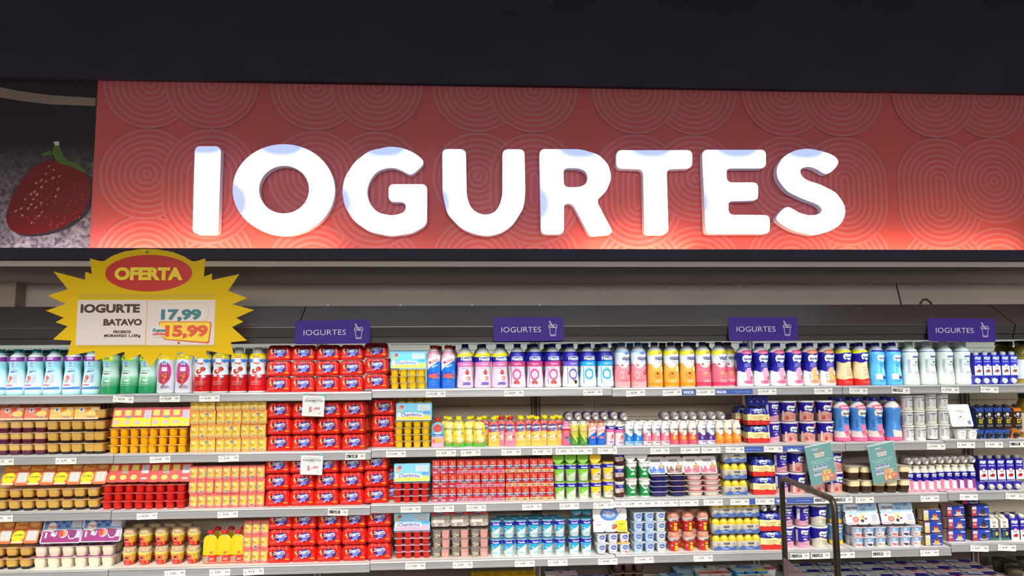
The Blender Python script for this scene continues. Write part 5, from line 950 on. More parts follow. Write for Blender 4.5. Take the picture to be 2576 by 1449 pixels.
def tilted(key, row, pxs, yf, zup, lk=None, th=78, group=None, w=''):
    """a tray set on edge on its stack so that its lid faces the aisle"""
    root = PROTO[key][0]; W, Dp, h = root['dims']; t = math.radians(th); lk = lk or look(key)
    for i, px in enumerate(pxs):
        zs = shelf_z(row, px, yf, W / 2); n = len(pxs); z0 = zs + zup + math.sin(t) * Dp / 2 + .001 + (.0 if h * math.cos(t) >= 0 else -h * math.cos(t))
        oy = yf + math.cos(t) * Dp / 2 + math.sin(t) * h
        spawn(key, (xat(px, yf, zs + zup), oy, z0), '%s, tilted lid forward%s%s, %s' % (lk, w, '' if n == 1 else ', ' + nth(i, n), SHELF[row]), group or (lk + ' with lids forward, ' + SHELF[row]), (t, 0, 0))

# top shelf, front row
run('teal', 1, [-5, 41, 87, 133, 181, 230], .060, rz=.02, jit=.14)
run('green', 1, [277, 325, 371], .060, rz=-.1, jit=.05); run('pink', 1, [417, 463], .060, jit=.05); run('red', 1, [509, 554, 600, 647], .060, rz=.05, jit=.12)
stacks('chamy', 1, [704, 764.5, 826, 886.5, 947], 3, .0768, .060, jit=.02)
stacks('ch_y', 1, [1027], 3, .0312, .055); tilted('ch_y', 1, [1027], .012, .0936)
run('mol', 1, [1091, 1127.5], .052, rz=.0, jit=.05); run('nes_straw', 1, [1170, 1214.5, 1257.5], .060, rz=.15, jit=.22)
run('nes_zp', 1, [1302, 1346, 1390.5], .060, rz=-.05, jit=.15); run('nes_zv', 1, [1435.5], .060, rz=.2); run('nes_zb', 1, [1479.5, 1523], .060, rz=.05, jit=.03)
run('vig_zero', 1, [1566, 1607], .056, rz=.12, jit=.1); run('vig_pap', 1, [1648.5, 1689.5, 1730], .056, rz=.05, jit=.15); run('vig_mor', 1, [1770, 1810.5], .056, rz=.1, jit=.08); run('vig_mor', 1, [1834], .125, 'deep pink strawberry bottle half hidden behind its neighbour', rz=.1)
run('ita_straw', 1, [1874.5, 1915.5, 1957, 1999], .060, rz=.1, jit=.12); run('ita_fruit', 1, [2040.5, 2082], .060, rz=.0, jit=.08); run('ita_oat', 1, [2124.5, 2166], .060, rz=.1, jit=.15); run('ita_blue', 1, [2207.5, 2248.5], .060, rz=.1, jit=.1); run('ita_nat', 1, [2292, 2336, 2380, 2423], .060, rz=.02, jit=.08)
run('c_blue', 1, [2456, 2479, 2501.5, 2524.5, 2546.5], .085, 'upright ' + look('c_blue'), rz=.0, jit=.03, dz=.0455)
def lying_cartons(key, row, pxs, lk, y=.006):
    for i, px in enumerate(pxs):
        z = shelf_z(row, px); spawn(key, (xat(px, y, z), y + .122, z + .022), '%s lying cap forward, %s, %s' % (lk, nth(i, len(pxs)), SHELF[row]), lk + ' lying, ' + SHELF[row], (PI / 2, 0, R.uniform(-.02, .02)))
lying_cartons('c_blue', 1, [2462, 2484, 2506, 2530, 2554], 'blue carton with white cap')
run('jar', 1, [2583], .078, 'large olive jar with black lid and white label, right end')
# top shelf, back rows seen between the front ones
run('teal', 1, [20, 66, 112, 157, 203], .165, 'aqua teal-capped bottle behind the front row'); run('green', 1, [252, 300, 348], .165, 'green bottle behind the front row', rz=.2); run('red', 1, [532, 578, 624, 668], .165, 'red white-capped bottle behind the front row')
run('chamy', 1, [980], .165, 'red six-pack alone behind the yellow cup trays', dz=.0768 * 0, jit=.3); run('chamy', 1, [974], .165, 'red six-pack on another behind the yellow cup trays', dz=.0768, jit=.1)
run('mol', 1, [1102, 1137], .155, 'slender blue bottle behind the front pair'); run('nes_straw', 1, [1209, 1262], .165, 'strawberry drink bottle behind the front row')
run('nes_zp', 1, [1335, 1377, 1421], .165, 'navy pink-zero bottle behind the front row'); run('nes_zb', 1, [1463, 1506], .165, 'navy blue-zero bottle behind the front row')
run('vig_zero', 1, [1549, 1587, 1625], .160, 'sky-blue-capped bottle behind the front row'); run('vig_pap', 1, [1669, 1708, 1745], .160, 'navy-capped papaya bottle behind the front row'); run('vig_mor', 1, [1779, 1820], .215, 'navy-capped strawberry bottle deep behind the front row')
run('ita_straw', 1, [1872, 1911, 1951, 1990, 2030], .165, 'blue-capped navy bottle behind the front row'); run('ita_fruit', 1, [2071, 2112], .165, 'blue-capped orange-shouldered bottle behind the front row'); run('ita_oat', 1, [2152, 2192], .165, 'blue-capped cream bottle behind the front row'); run('ita_blue', 1, [2233], .165, 'sky-blue bottle behind the front pair'); run('ita_nat', 1, [2275, 2316, 2358, 2400], .165, 'white bottle behind the front row of white bottles')
run('jar', 1, [2532, 2588], .235, 'olive jar with black lid behind the front jar')

# second shelf
stacks(['flan_p', 'flan_p', 'flan_c', 'flan_c'], 2, [24, 88, 151, 213], 3, .0523, .045, jit=.015, dx=.003); stacks('flan_1', 2, [260], 4, .0523, .075, 'narrow caramel flan tray')
tilted('flan_p', 2, [29, 90], .018, .157, 'plum flan pair with coral lid', 80); tilted('flan_c', 2, [154, 216], .018, .157, 'caramel flan pair with yellow lid', 80)
stacks('flan_p', 2, [18, 84], 3, .0523, .150, 'hidden back plum flan tray'); stacks('flan_c', 2, [148, 210], 3, .0523, .150, 'hidden back caramel flan tray')
tilted('flan_p', 2, [24, 88], .122, .182, 'back plum flan pair', 80); tilted('flan_c', 2, [150, 212], .122, .182, 'back caramel flan pair', 80)
stacks('kid_y', 2, [330, 427], 3, .0388, .056, 'tray of eight amber cups'); tilted('kid_y', 2, [330, 427], .012, .1164, 'amber cup tray with pink and yellow lid', 76)
stacks('kid_y', 2, [343, 440], [4, 5], .0388, .168, 'amber cup tray in the shaded back row')
def rows3(keys, row, pxs, n, h, y, lk):
    for i, px in enumerate(pxs):
        z = shelf_z(row, px, y, .06)
        for j in range(n): spawn(keys[(i + 2 * j) % len(keys)], (xat(px, y, z) + R.uniform(-.003, .003), y + R.uniform(-.003, .003), z + j * h), '%s, %s of %s stack, %s' % (lk, layer(j, n), nth(i, len(pxs)).replace(' from left', '') if len(pxs) > 1 else 'the', SHELF[row]), lk + ', ' + SHELF[row], (0, 0, R.uniform(-.02, .02)))
rows3(['by0', 'by1', 'by2'], 2, [511, 575.5, 639], 4, .0668, .035, look('by0'))
stacks('chamy', 2, [705, 767, 829, 892], 3, .0785, .060, jit=.02, dx=.003); stacks('chamy', 2, [965], 3, .0785, .100, 'red six-pack set back in shade beside the main block'); stacks('chamy', 2, [905], 3, .0785, .160, 'red six-pack hidden behind the rightmost red stack')
stacks('ch_y', 2, [1038], 4, .0312, .055); tilted('ch_y', 2, [1041], .012, .1248); stacks('ch_y', 2, [1044], 8, .0312, .155, 'yellow cup tray at the back')
run('p_ch', 2, [1101], .030, jit=.02); run('p_ni', 2, [1130], .062, 'yellow pouch peeking out behind the sky-blue pouch', jit=.02); run('p_ni', 2, [1154, 1206], .032, jit=.03); run('p_ni', 2, [1181], .066, 'yellow pouch squeezed between two others', jit=.02)
run('p_goy', 2, [1243], .030, 'yellow-capped red and amber pouch beside the yellow pouches', jit=.02); run('p_gor', 2, [1262], .064, 'red-capped pink pouch half hidden', jit=.02); run('p_gor', 2, [1284], .032, 'red-capped pink pouch in the front row', jit=.02)
run('p_goy', 2, [1311, 1350.5, 1391], .032, 'front yellow-capped amber pouch', jit=.02); run('p_goy', 2, [1331, 1371, 1408], .066, 'set-back yellow-capped amber pouch', jit=.02)
run('p_ni', 2, [1122, 1154, 1186], .115, 'yellow pouch in the back row', jit=.05); run('p_goy', 2, [1219, 1249, 1279, 1309, 1339, 1369, 1399], .115, 'yellow-capped amber pouch in the back row', jit=.05)
SM = .028
for k, p, z in (('kid', [1424.5], 0), ('oat', [1445, 1467.5], 0), ('mg', [1490, 1512], 0), ('nes', [1535, 1558], .1), ('vb', [1582.5, 1605], .15), ('vp', [1628, 1650.5, 1673.5], .15), ('vr', [1696, 1719, 1742], .05), ('vv', [1765.5, 1788], .15), ('vo', [1810.5, 1831.5, 1853.5], .1)): run('s_' + k, 2, p, SM, rz=z, jit=.1)
run('s_oat', 2, [1434, 1456, 1479, 1501], .074, 'small cereal bottle in the back row'); run('s_nes', 2, [1523, 1547, 1570], .074, 'small pink bottle in the back row'); run('s_vb', 2, [1594, 1617], .074, 'small blue zero bottle in the back row'); run('s_vp', 2, [1640, 1662, 1685], .074, 'small pale pink bottle in the back row'); run('s_vr', 2, [1708, 1731], .074, 'small coral bottle in the back row'); run('s_vo', 2, [1754, 1776, 1799, 1821, 1843], .074, 'small orange bottle in the back row')
def lying(key, row, items, lk, up, y=.03):
    for i, (px, dy, c) in enumerate(items):
        z = shelf_z(row, px) + up + .0218; spawn(key, (xat(px, y + dy, z), y + dy + .112, z), '%s, %s, %s' % (lk, nth(i, len(items)), SHELF[row]), lk + ', ' + SHELF[row], (PI / 2, 0, c))
lying('lie_n', 2, [(1434, .0, -.04), (1457, .004, -.04), (1479, .006, -.02), (1500.5, .0, -.03), (1523, .0, -.03), (1546, .02, .0), (1571, .0, .0)], 'lying small bottle with navy label, foil end forward', .118, .036)
lying('lie_v', 2, [(1679, .0, -.06), (1701.5, .003, -.03), (1724, .01, -.02), (1747, .0, -.04), (1770, .0, -.01), (1793, .0, .0), (1816, .0, .0)], 'lying small grey bottle with foil end forward', .118, .036)
stacks('ipack', 2, [1902], 2, .0892, .065); run('ipack', 2, [1891], .130, 'navy six-pack lying on its back, foil bottle ends forward', dz=.1796 + .0435, rx=PI / 2, jit=.0, zadd=0)
stacks('ipack', 2, [1874], 2, .0892, .175, 'shaded six-pack behind the front pair'); stacks('ipack', 2, [1882], 2, .0892, .175 + .09, 'six-pack deepest behind the front pair')
stacks('grego', 2, [1944], 2, .106, .075); stacks('tub_s', 2, [1986, 2031, 2076.5], 2, .106, .062, jit=.2)
run('ita_zero', 2, [2119, 2161, 2203], .060, rz=.15, jit=.06); run('ita_zero', 2, [2248], .060, 'blue zero bottle turned so its label faces right', rz=1.35); run('ita_zero', 2, [2098, 2142, 2185, 2228], .165, 'blue-capped zero bottle behind the front row')
stacks('wcup', 2, [2285, 2315, 2345, 2375], 3, .0768, .055, jit=.3)
stacks('wtray', 2, [2419], 1, .049, .062); tilted('wtray', 2, [2423], .014, .049, th=74)
run('c_black', 2, [2461, 2484, 2507, 2530], .085, 'upright ' + look('c_black'), jit=.03, dz=.0455); lying_cartons('c_black', 2, [2468, 2490, 2512, 2534], 'black and blue carton with black cap')
run('c_orange', 2, [2556], .085, 'upright ' + look('c_orange'), jit=.02, dz=.0455); lying_cartons('c_orange', 2, [2560], 'black and orange carton with black cap'); run('jar', 2, [2592], .08, 'olive jar with white label at the right end')

# third shelf
stacks('flan_l', 3, [33, 99, 164, 229], 2, .0500, .075, 'four-cup caramel flan tray', jit=.012); tilted('flan_l', 3, [33, 98, 165, 231], .014, .100, 'flan tray with yellow badge on orange lid', 66)
stacks('kid_r', 3, [317, 420], 3, .0372, .058, 'tray of eight red cups'); tilted('kid_r', 3, [320, 424], .012, .1116, 'red cup tray with red lid', 66); stacks('kid_r', 3, [330, 432], 5, .0372, .172, 'red cup tray in the shaded back row')
rows3(['bp0', 'bp1', 'bp2'], 3, [508, 572, 634], 3, .0668, .035, look('bp0'))
stacks('chamy', 3, [701, 762, 824, 886, 948], 3, .0785, .060, jit=.02, dx=.003); stacks('chamy', 3, [985], 2, .0785, .150, 'red six-pack behind, next to the red cups')
stacks('ch_r', 3, [1036], 3, .0312, .055, 'tray of eight dark red cups'); tilted('ch_ry', 3, [1036], .012, .0936, 'dark red cup tray with blue and yellow lid')
rows3(['bc_v'], 3, [1117], 3, .0685, .035, look('bc_v')); rows3(['bc_p'], 3, [1179, 1240], 3, .0685, .035, look('bc_p')); rows3(['bc_o'], 3, [1301.5, 1362.5], 3, .0685, .035, look('bc_o'))
stacks('nc_green', 3, [1407, 1437, 1467.5], 2, .0876, .042, jit=.25); stacks('nc_yellow', 3, [1500, 1531.5], 2, .0876, .042, jit=.2)
def facing(key, row, items, lk, up, y=.02, hh=.086):
    for i, (px, a) in enumerate(items):
        r = .0295; z = shelf_z(row, px, y) + up + r; spawn(key, (xat(px, y, z), y + hh, z), '%s, %s, %s' % (lk, nth(i, len(items)) if len(items) > 1 else 'on the yellow cups', SHELF[row]), lk + ', ' + SHELF[row], (PI / 2, a, 0))
facing('nc_green', 3, [(1404, .3), (1435, .1), (1466, .25)], 'lime cup lying on its side with green lid forward', .1752); facing('nc_yellow', 3, [(1497, .6)], 'yellow cup lying with yellow lid forward', .1752)
stacks('jam', 3, [1559], 3, .0768, .045, jit=.3)
stacks('v_green', 3, [1590, 1621], 2, .0886, .042, jit=.15); facing('v_green', 3, [(1585, 1.4), (1614, 3.0)], 'white and green cup lying on its side, lid forward', .1772)
stacks('sq_n', 3, [1656], 4, .0256, .055); tilted('sq_n', 3, [1654.5], .014, .1024, th=68); stacks('sq_k', 3, [1703], 4, .0256, .055); tilted('sq_k', 3, [1698], .014, .1024, th=68); stacks('sq_p', 3, [1745.5, 1787], 4, .0256, .055); tilted('sq_p', 3, [1742, 1783.5], .014, .1024, th=72)
stacks('mpack', 3, [1846], 3, .0812, .055); stacks('mpack', 3, [1826], 3, .0812, .150, 'yellow-bottled six-pack behind the front stack')
stacks('ipack', 3, [1917], 2, .0892, .060); stacks('ipack', 3, [1903], 2, .0892, .165, 'shaded six-pack behind the front pair')
stacks('grego', 3, [1966], 2, .106, .070); stacks('tub_s', 3, [2006, 2057, 2101], 2, .106, .068, jit=.25)
stacks(['mous2', 'mous2', 'mous1'], 3, [2153, 2215, 2264], 2, .0675, .072, dx=.001, jit=.0)
ISX = [2288, 2307.5, 2327, 2346.5, 2365.5, 2385, 2404.5, 2424, 2444.5]
run('s_is', 3, ISX[:6], .030, 'small navy bottle with pink strawberry shake', rz=.05, jit=.1); run('s_iv', 3, ISX[6:], .030, 'small navy bottle with purple berry shake', rz=.05, jit=.1)
lying('lie_v', 3, [(p + 1, 0, 0) for p in ISX], 'lying small bottle with foil end forward atop navy bottles', .133, .03); run('s_is', 3, [2280, 2299, 2318, 2337, 2356, 2375, 2395, 2414, 2434], .078, 'small navy bottle in the shaded back row')
run('c_red', 3, [2468, 2490, 2513, 2536, 2559], .085, 'upright ' + look('c_red'), jit=.03, dz=.0455); lying_cartons('c_red', 3, [2472, 2496, 2518, 2541, 2564], 'blue carton with cream cap'); run('c_red', 3, [2462, 2484, 2507, 2530], .150, 'blue carton in the back row', dz=0, jit=.03)

# fourth shelf
stacks('flan_l', 4, [-8, 61], 2, .0500, .085, 'four-cup caramel flan tray', jit=.012); tilted('flan_l', 4, [-10, 57], .020, .100, 'flan tray with yellow badge on orange lid', 66)
stacks('eleg', 4, [148, 249], 2, .0495, .100, 'six-cup cream tray', jit=.02); tilted('eleg', 4, [149, 250], .022, .099, 'cream tray with checked and plum lid', 68); stacks('eleg', 4, [262], 3, .0495, .24, 'cream cup tray at the back')
stacks('granola', 4, [326, 365, 405.5, 446, 486.5], 2, .0850, .075, jit=.25); stacks('granola', 4, [348, 388, 428, 468], 2, .0850, .175, 'granola cup in the shaded back row')
run('p_ye', 4, [528, 563, 597], .055, jit=.02); run('p_ye', 4, [546, 580, 612], .135, 'plain yellow pouch with red cap in the back row', jit=.06)
rows3(['bp0', 'bp1', 'bp2'], 4, [643], 3, .0668, .050, look('bp0'))
stacks('chamy', 4, [706, 767, 830, 892, 955], 3, .0785, .066, jit=.02, dx=.003)
stacks('ch_r', 4, [1039], 4, .0312, .075, 'tray of eight dark red cups'); tilted('ch_r', 4, [1036], .032, .1248, 'dark red cup tray with blue and pink lid')
stacks('choc', 4, [1110, 1158, 1206], 3, .0442, .065, jit=.02); 
root = PROTO['choc'][0]; root['dims'] = (.091, .080, .0438); tilted('choc', 4, [1108, 1156, 1205], .022, .1326, 'snack tray with silver film and red band', 66)
stacks('nc_blue', 4, [1248, 1280, 1311.5, 1343, 1377, 1408, 1444, 1475], 2, .0876, .048, jit=.3); stacks('nc_blue', 4, [1262, 1294, 1326, 1358, 1390], 2, .0876, .118, 'sky-blue cup behind the front row, teal lid showing'); facing('nc_blue', 4, [(1479, .9), (1450, .4)], 'teal-lidded cup lying on its side', .1752, .10)
stacks('neos_w', 4, [1538], 2, .0485, .065, jit=.02); tilted('neos_w', 4, [1536], .010, .097, 'large white lid tray with spoon picture', 80); stacks('neos_b', 4, [1630], 4, .0485, .070, jit=.02)
stacks('vdome', 4, [1694, 1732, 1769], 2, .0955, .055, jit=.2); stacks('vdome', 4, [1712, 1750], 2, .0955, .125, 'red dome cup behind the front row')
stacks('mpack', 4, [1819, 1878], 3, .0812, .060, jit=.02)
stacks('ipack', 4, [1934], 2, .0892, .060); lying('lie_n', 4, [(1922, .0, 0), (1945, .01, .0)], 'lying small bottle with foil end forward on the six-packs', .1815, .03); stacks('grego', 4, [1980, 2019], 2, .106, .075, jit=.3); stacks('tub_c', 4, [2061], 2, .106, .070, jit=.1); stacks('izero', 4, [2103], 2, .106, .105)
stacks('izt', 4, [2176, 2266], 2, .0490, .070, jit=.015); tilted('izt', 4, [2173, 2262], .014, .098, 'pale blue fruit lid tray', 72)
stacks('sl_y', 4, [2339], 3, .0610, .055, jit=.02); stacks('sl_r', 4, [2398], 3, .0610, .070, jit=.02); stacks('sl_k', 4, [2459], 3, .0610, .070, jit=.02); 
run('sl_k', 4, [2432], .085, 'blue-sleeved flan pair on top of the other sleeves', dz=.1835)
run('c_fit', 4, [2496.5, 2522], .060, jit=.03); run('c_red', 4, [2548, 2571], .060, jit=.03); run('c_fit', 4, [2487, 2511], .125, 'white dark-green carton in the back row'); run('c_red', 4, [2535, 2560], .125, 'blue carton in the back row')

# base deck: flat trays seen from above under the fourth shelf
def lid_deck(low, fr):
    def f(d, W, Dp):
        d.band(-W * .47, W * .47, -Dp * .02, Dp * .47, (40, 36, 160), 0, 4); splash(d, -W * .14, Dp * .26, .085, .045); d.text('itambé', -W * .14, Dp * .25, .014, (60, 56, 140), 4, w=.056, bold=.03); d.band(-W * .47, W * .47, -Dp * .47, -Dp * .30, low, 0, 4); d.poly([(-W * .3, Dp * .02), (-W * .1, Dp * .06), (-W * .08, -Dp * .12), (-W * .24, -Dp * .1)], (50, 46, 150), 1)
        if fr == 'c': d.ring(W * .18, -Dp * .16, .030, .011, (246, 246, 236), 3); d.ring(W * .30, -Dp * .2, .022, .006, (130, 110, 60), 2)
        else: d.ring(W * .16, -Dp * .1, .014, .012, (210, 50, 60), 3); d.ring(W * .24, -Dp * .12, .014, .012, (222, 70, 70), 3); d.ring(W * .34, -Dp * .16, .022, .010, (250, 226, 220), 2)
    return f
DC = mat((230, 232, 240), .35, name='white_cup2')
tray('dk_c', 'cup_tray', 'navy and white tray with coconut', 3, 2, .0595, .0505, .0475, DC, (238, 242, 240), lid_deck((176, 220, 200), 'c')); tray('dk_s', 'cup_tray', 'navy and white tray with strawberry', 3, 2, .0595, .0505, .0475, DC, (240, 238, 242), lid_deck((240, 170, 190), 's'))
def lid_vd(d, W, Dp): d.band(-W * .47, W * .47, -Dp * .47, -Dp * .02, (236, 120, 120), 0, 4); d.text('VIGOR', -W * .1, Dp * .24, .016, (60, 60, 90), 4, w=.06, bold=.03); d.text('0', -W * .3, -Dp * .22, .03, (250, 240, 240), 4, w=.016); d.berry(W * .22, Dp * .28, .010, 4); d.ring(W * .1, -Dp * .2, .02, .014, (206, 60, 70), 2)
tray('dk_v', 'cup_tray', 'white and coral tray with a zero', 3, 2, .0595, .0505, .0475, DC, (242, 236, 236), lid_vd)
def lid_nd(d, W, Dp): d.band(-W * .47, W * .47, Dp * .22, Dp * .47, NAVY, 0, 4); d.text('Nestlé', 0, Dp * .34, .014, (240, 240, 250), 4, w=.075, bold=.03); d.rect(0, -Dp * .1, W * .9, Dp * .5, (230, 214, 226), 1); d.ring(0, -Dp * .05, .014, .012, (150, 40, 60), 2); d.rect(W * .38, Dp * .34, .016, .02, (180, 180, 200), 3)
tray('dk_n', 'cup_tray', 'navy and pale pink tray', 3, 2, .0595, .0505, .0475, DC, (226, 206, 222), lid_nd)
def lid_yd(d, W, Dp):
    for x in (-.3, 0, .3): d.ring(x * W, -Dp * .12, .018, .016, (226, 130, 60), 2); d.ring(x * W, -Dp * .12, .010, .009, (190, 160, 60), 3); d.rect(x * W, Dp * .3, W * .2, .010, (90, 60, 20), 2)
tray('dk_y', 'cup_tray', 'yellow tray with orange rings', 3, 2, .0595, .0505, .0475, MYC2, (244, 204, 10), lid_yd, rim=(236, 190, 30))
def lid_bd(d, W, Dp): d.ring(-.01, Dp * .24, .046, .026, (50, 110, 200), 2, n=20); d.text('NEOS', -.01, Dp * .23, .014, (240, 246, 252), 4, w=.05, bold=.02); d.poly([(W * .1, -Dp * .46), (W * .46, -Dp * .46), (W * .46, -Dp * .1), (W * .2, -Dp * .16)], (244, 230, 20), 2); d.ring(-W * .1, -Dp * .16, .016, .009, (236, 210, 150), 3)
tray('dk_b', 'cup_tray', 'pale blue tray with blue oval and yellow corner', 3, 2, .0595, .0505, .0475, mat((40, 150, 210), .35, name='cyan_cup'), (180, 216, 240), lid_bd)
tray('dk_k', 'cup_tray', 'dark brown chocolate cup tray', 3, 2, .0595, .0505, .0475, mat((70, 44, 32), .35, name='chocolate_cup'), (150, 140, 130), None, rim=(170, 160, 150))
def deck(key, y, pxs, lk, up=0, rx=0, place='base deck'):
    for i, px in enumerate(pxs):
        z = .4505 + up; spawn(key, (xat(px, y, z + .0475), y, z), '%s, %s%s' % (lk, nth(i, len(pxs)) + ', ' if len(pxs) > 1 else '', place), lk + ', base deck', (rx, 0, 0))
for k, (y, a, c) in enumerate(((.425, [2012, 2092, 2172], [2253, 2333, 2414]), (.302, [2030, 2112, 2195], [2278, 2362, 2445]), (.178, [2048, 2132, 2218], [2304, 2390, 2476]))):
    deck('dk_c', y, a, look('dk_c'), place='%s row of base deck' % ('back', 'middle', 'front')[k]); deck('dk_s', y, c, look('dk_s'), place='%s row of base deck' % ('back', 'middle', 'front')[k])
deck('dk_v', .30, [1792], look('dk_v'), .02); deck('dk_v', .17, [1806, 1905], 'white and coral tray nearer the aisle', .02); deck('dk_b', .30, [1880], look('dk_b'), .03); deck('dk_b', .425, [1735], 'cyan-cupped tray tucked at the back', .0); deck('dk_b', .30, [1705], 'cyan-cupped tray beside the coral ones', .0); deck('dk_v', .425, [1822, 1906], 'coral tray in the shaded back row', .0)
deck('dk_n', .425, [1410], 'navy pale pink tray at the back', .0); deck('dk_n', .30, [1424, 1507], 'navy pale pink tray in the middle row', .0)
deck('dk_y', .425, [1225, 1306], 'yellow tray at the back', .0); deck('dk_y', .30, [1150, 1234, 1318], 'yellow tray in the middle row', .0); deck('dk_y', .178, [1065, 1152, 1238, 1325], 'yellow tray in the front row', .0)
deck('dk_k', .425, [1576], 'dark brown chocolate cup tray, upper of two', .0485); deck('dk_k', .425, [1576], 'dark brown chocolate cup tray, lower of two', 0)
cup('pot_k', 'dessert_pot', 'low pot with round black lid', [(.030, 0), (.032, .002), (.033, .062), (.0345, .064)], [(0, (70, 60, 46)), (.02, (96, 84, 60))], (.036, (26, 22, 24)), lambda d: d.band(-.03, .03, .02, .045, (60, 50, 44), 1), cat='dessert pot', lidh=.008)
for i, (px, y) in enumerate(((2512, .40), (2541, .33), (2552, .22), (2574, .40))): spawn('pot_k', (xat(px, y, .52), y, .4505), 'low pot with round black lid on the base deck, %s' % nth(i, 4), 'black-lidded pots on the base deck')
deck('dk_v', .15, [620], 'white and coral tray alone under the yellow pouches', .03)

# ------------------------------------------------------------------ price tags, strips and cards on the shelf rails
def rail_z(row, px, f):
    i = max(k for k in range(6) if MODS[k] <= px or k == 0); return ZR[row][i] + (ZS[row][i] - ZR[row][i]) * f
TAGN = {}
def price(row, px, s, dark=False, w=.097, h=.031, rot=0.0, f=.40, lift=0, note=''):
    z = rail_z(row, px, f); X = xat(px, -.012, z)
    t = thing('price_tag', (X, -.0108 - .0007 * lift, z), (0, rot, 0), cat='price tag', group='price tags on the shelf rails')
    c = (236, 236, 232)
    b = MB(); b.box(-w / 2, w / 2, -.0004, 0, -h / 2, h / 2, mat(c, .45)); b.build('card', t)
    b = MB(); d = Deco(b, front(-.0004), .0002, .0002)
    if dark: d.rect(-w * .17, .001, w * .56, h * .44, (40, 38, 42), 0, 1, 1)
    ink = (240, 240, 240) if dark else (70, 68, 70)
    d.text('R$', -w * .385, .0005, h * .17, ink, 1, bold=.02); d.text(s, -w * .10, .0015, h * .27, ink, 1, bold=.025, w=w * (.26 if len(s) < 5 else .34))
    d.rect(0, h * .40, w * .8, h * .05, (110, 108, 108), 1, 1, 1); d.rect(w * .12, -h * .30, w * .6, h * .035, (186, 184, 182), 1, 1, 1); d.rect(-w * .3, -h * .22, w * .2, h * .035, (196, 194, 192), 1, 1, 1)
    for i in range(9): d.rect(w * .27 + i * w * .019, h * .06, w * .010, h * .26, (96, 94, 96), 1, 1, 1)
    b.build('print', t)
    k = (row, s); TAGN.setdefault(k, []).append((px, t, dark))
for row, L in {1: ((310, '22,39', 0, .08), (427, '19,39'), (527, '19,39'), (1096, '21,59'), (1293, '20,99'), (1491, '20,99'), (1599, '20,99', 0, -.05), (1691, '19,99', 0, -.03), (1775, '19,39'), (1930, '19,39'), (2071, '17,39'), (2159, '17,39', 0, .04), (2266, '15,99', 1, .05), (2390, '19,99', 0, .04), (2489, '8,69', 0, .04)),
               2: ((8, '6,79'), (166, '6,79'), (403, '10,29', 0, -.03), (575, '9,19', 0, -.05), (894, '5,49', 1), (996, '11,69'), (1122, '4,39'), (1184, '4,49', 0, -.03), (1286, '4,39'), (1364, '4,39'), (1422, '4,09'), (1466, '5,49'), (1528, '4,49'), (1660, '4,09'), (1736, '4,09'), (1789, '3,99'), (1849, '3,79', 0, .03), (1945, '8,99', 0, .03), (2355, '19,99', 0, .03), (2430, '8,69', 0, .03), (2500, '8,69', 0, .03), (2562, '7,99', 1)),
               3: ((5, '6,79'), (370, '10,29', 0, -.03), (573, '9,19', 0, -.03), (850, '5,49', 1, .05), (1033, '11,69'), (1117, '11,99'), (1198, '11,99'), (1338, '10,79'), (1432, '5,39'), (1517, '5,29'), (1560, '5,29'), (1594, '4,99'), (1634, '4,69'), (1682, '3,99'), (1733, '3,99'), (1794, '3,99', 0, .02), (1861, '8,59', 0, .02), (1924, '8,99', 0, .02), (2071, '11,99', 1), (2121, '11,99', 1), (2175, '3,39'), (2339, '4,09'), (2437, '4,89', 0, .04), (2552, '8,69', 0, .06)),
               4: ((440, '5,49', 0, -.04), (553, '3,99'), (638, '9,19', 0, -.05), (1045, '11,69'), (1164, '5,99'), (1320, '5,29'), (1403, '5,29'), (1529, '18,99'), (1620, '17,99'), (1769, '5,99'), (2012, '11,99', 1), (2064, '11,99', 1), (2127, '10,99'), (2217, '11,99', 1), (2338, '6,59'), (2464, '8,39', 0, .05), (2533, '8,39', 0, .06))}.items():
    for n, q in enumerate(L): price(row, q[0], q[1], bool(q[2]) if len(q) > 2 else False, rot=q[3] if len(q) > 3 else 0.0, lift=n % 3)
for (row, s), L in TAGN.items():
    for i, (px, t, dk) in enumerate(sorted(L, key=lambda a: a[0])): t['label'] = 'white price tag%s reading %s, %s rail%s' % (' with black box' if dk else '', s, SHELF[row], '' if len(L) == 1 else ', ' + nth(i, len(L)))
def strip(row, p0, p1, kind, lab):
    z0, z1 = rail_z(row, (p0 + p1) / 2, .14), rail_z(row, (p0 + p1) / 2, .72); X0, X1 = xat(p0, -.011, z0), xat(p1, -.011, z0); w, h = X1 - X0, z1 - z0
    t = thing('shelf_strip', ((X0 + X1) / 2, -.0102, (z0 + z1) / 2), label=lab, cat='shelf strip', group='blue brand strips on the rails')
    b = MB(); b.box(-w / 2, w / 2, -.0004, 0, -h / 2, h / 2, mat((66, 92, 170), .4)); b.build('strip', t)
    b = MB(); d = Deco(b, front(-.0004), .0001, .0001)
    if 'V' in kind: d.text('VIGOR', -w * .5 + .034, 0, h * .55, (240, 244, 250), 1, w=.056, bold=.035)
    if 'T' in kind: d.text('Descubra esse sabor', w * .5 - .052, 0, h * .22, (190, 206, 240), 1, w=.076)
    if 'M' in kind: d.poly([(-w * .3, -h * .5), (-w * .24, -h * .1), (-w * .18, -h * .3), (-w * .1, h * .1), (0, -h * .25), (w * .1, -h * .1), (w * .3, -h * .5)], (230, 236, 246), 1)
    b.build('print', t)
strip(1, 1716, 1770, 'V', 'short blue brand strip on the top rail between two price tags'); strip(1, 1798, 1894, 'VT', 'long blue brand strip on the top rail'); strip(2, 1872, 1921, 'T', 'blue strip on the second rail, left of the 8,99 tag'); strip(2, 1970, 2024, 'TM', 'blue strip with white splash on the second rail beside the teal poster'); strip(3, 1880, 1900, '', 'tiny blue strip on the third rail between two tags'); strip(3, 1950, 2046, 'VT', 'blue brand strip on the third rail behind the dark frame')

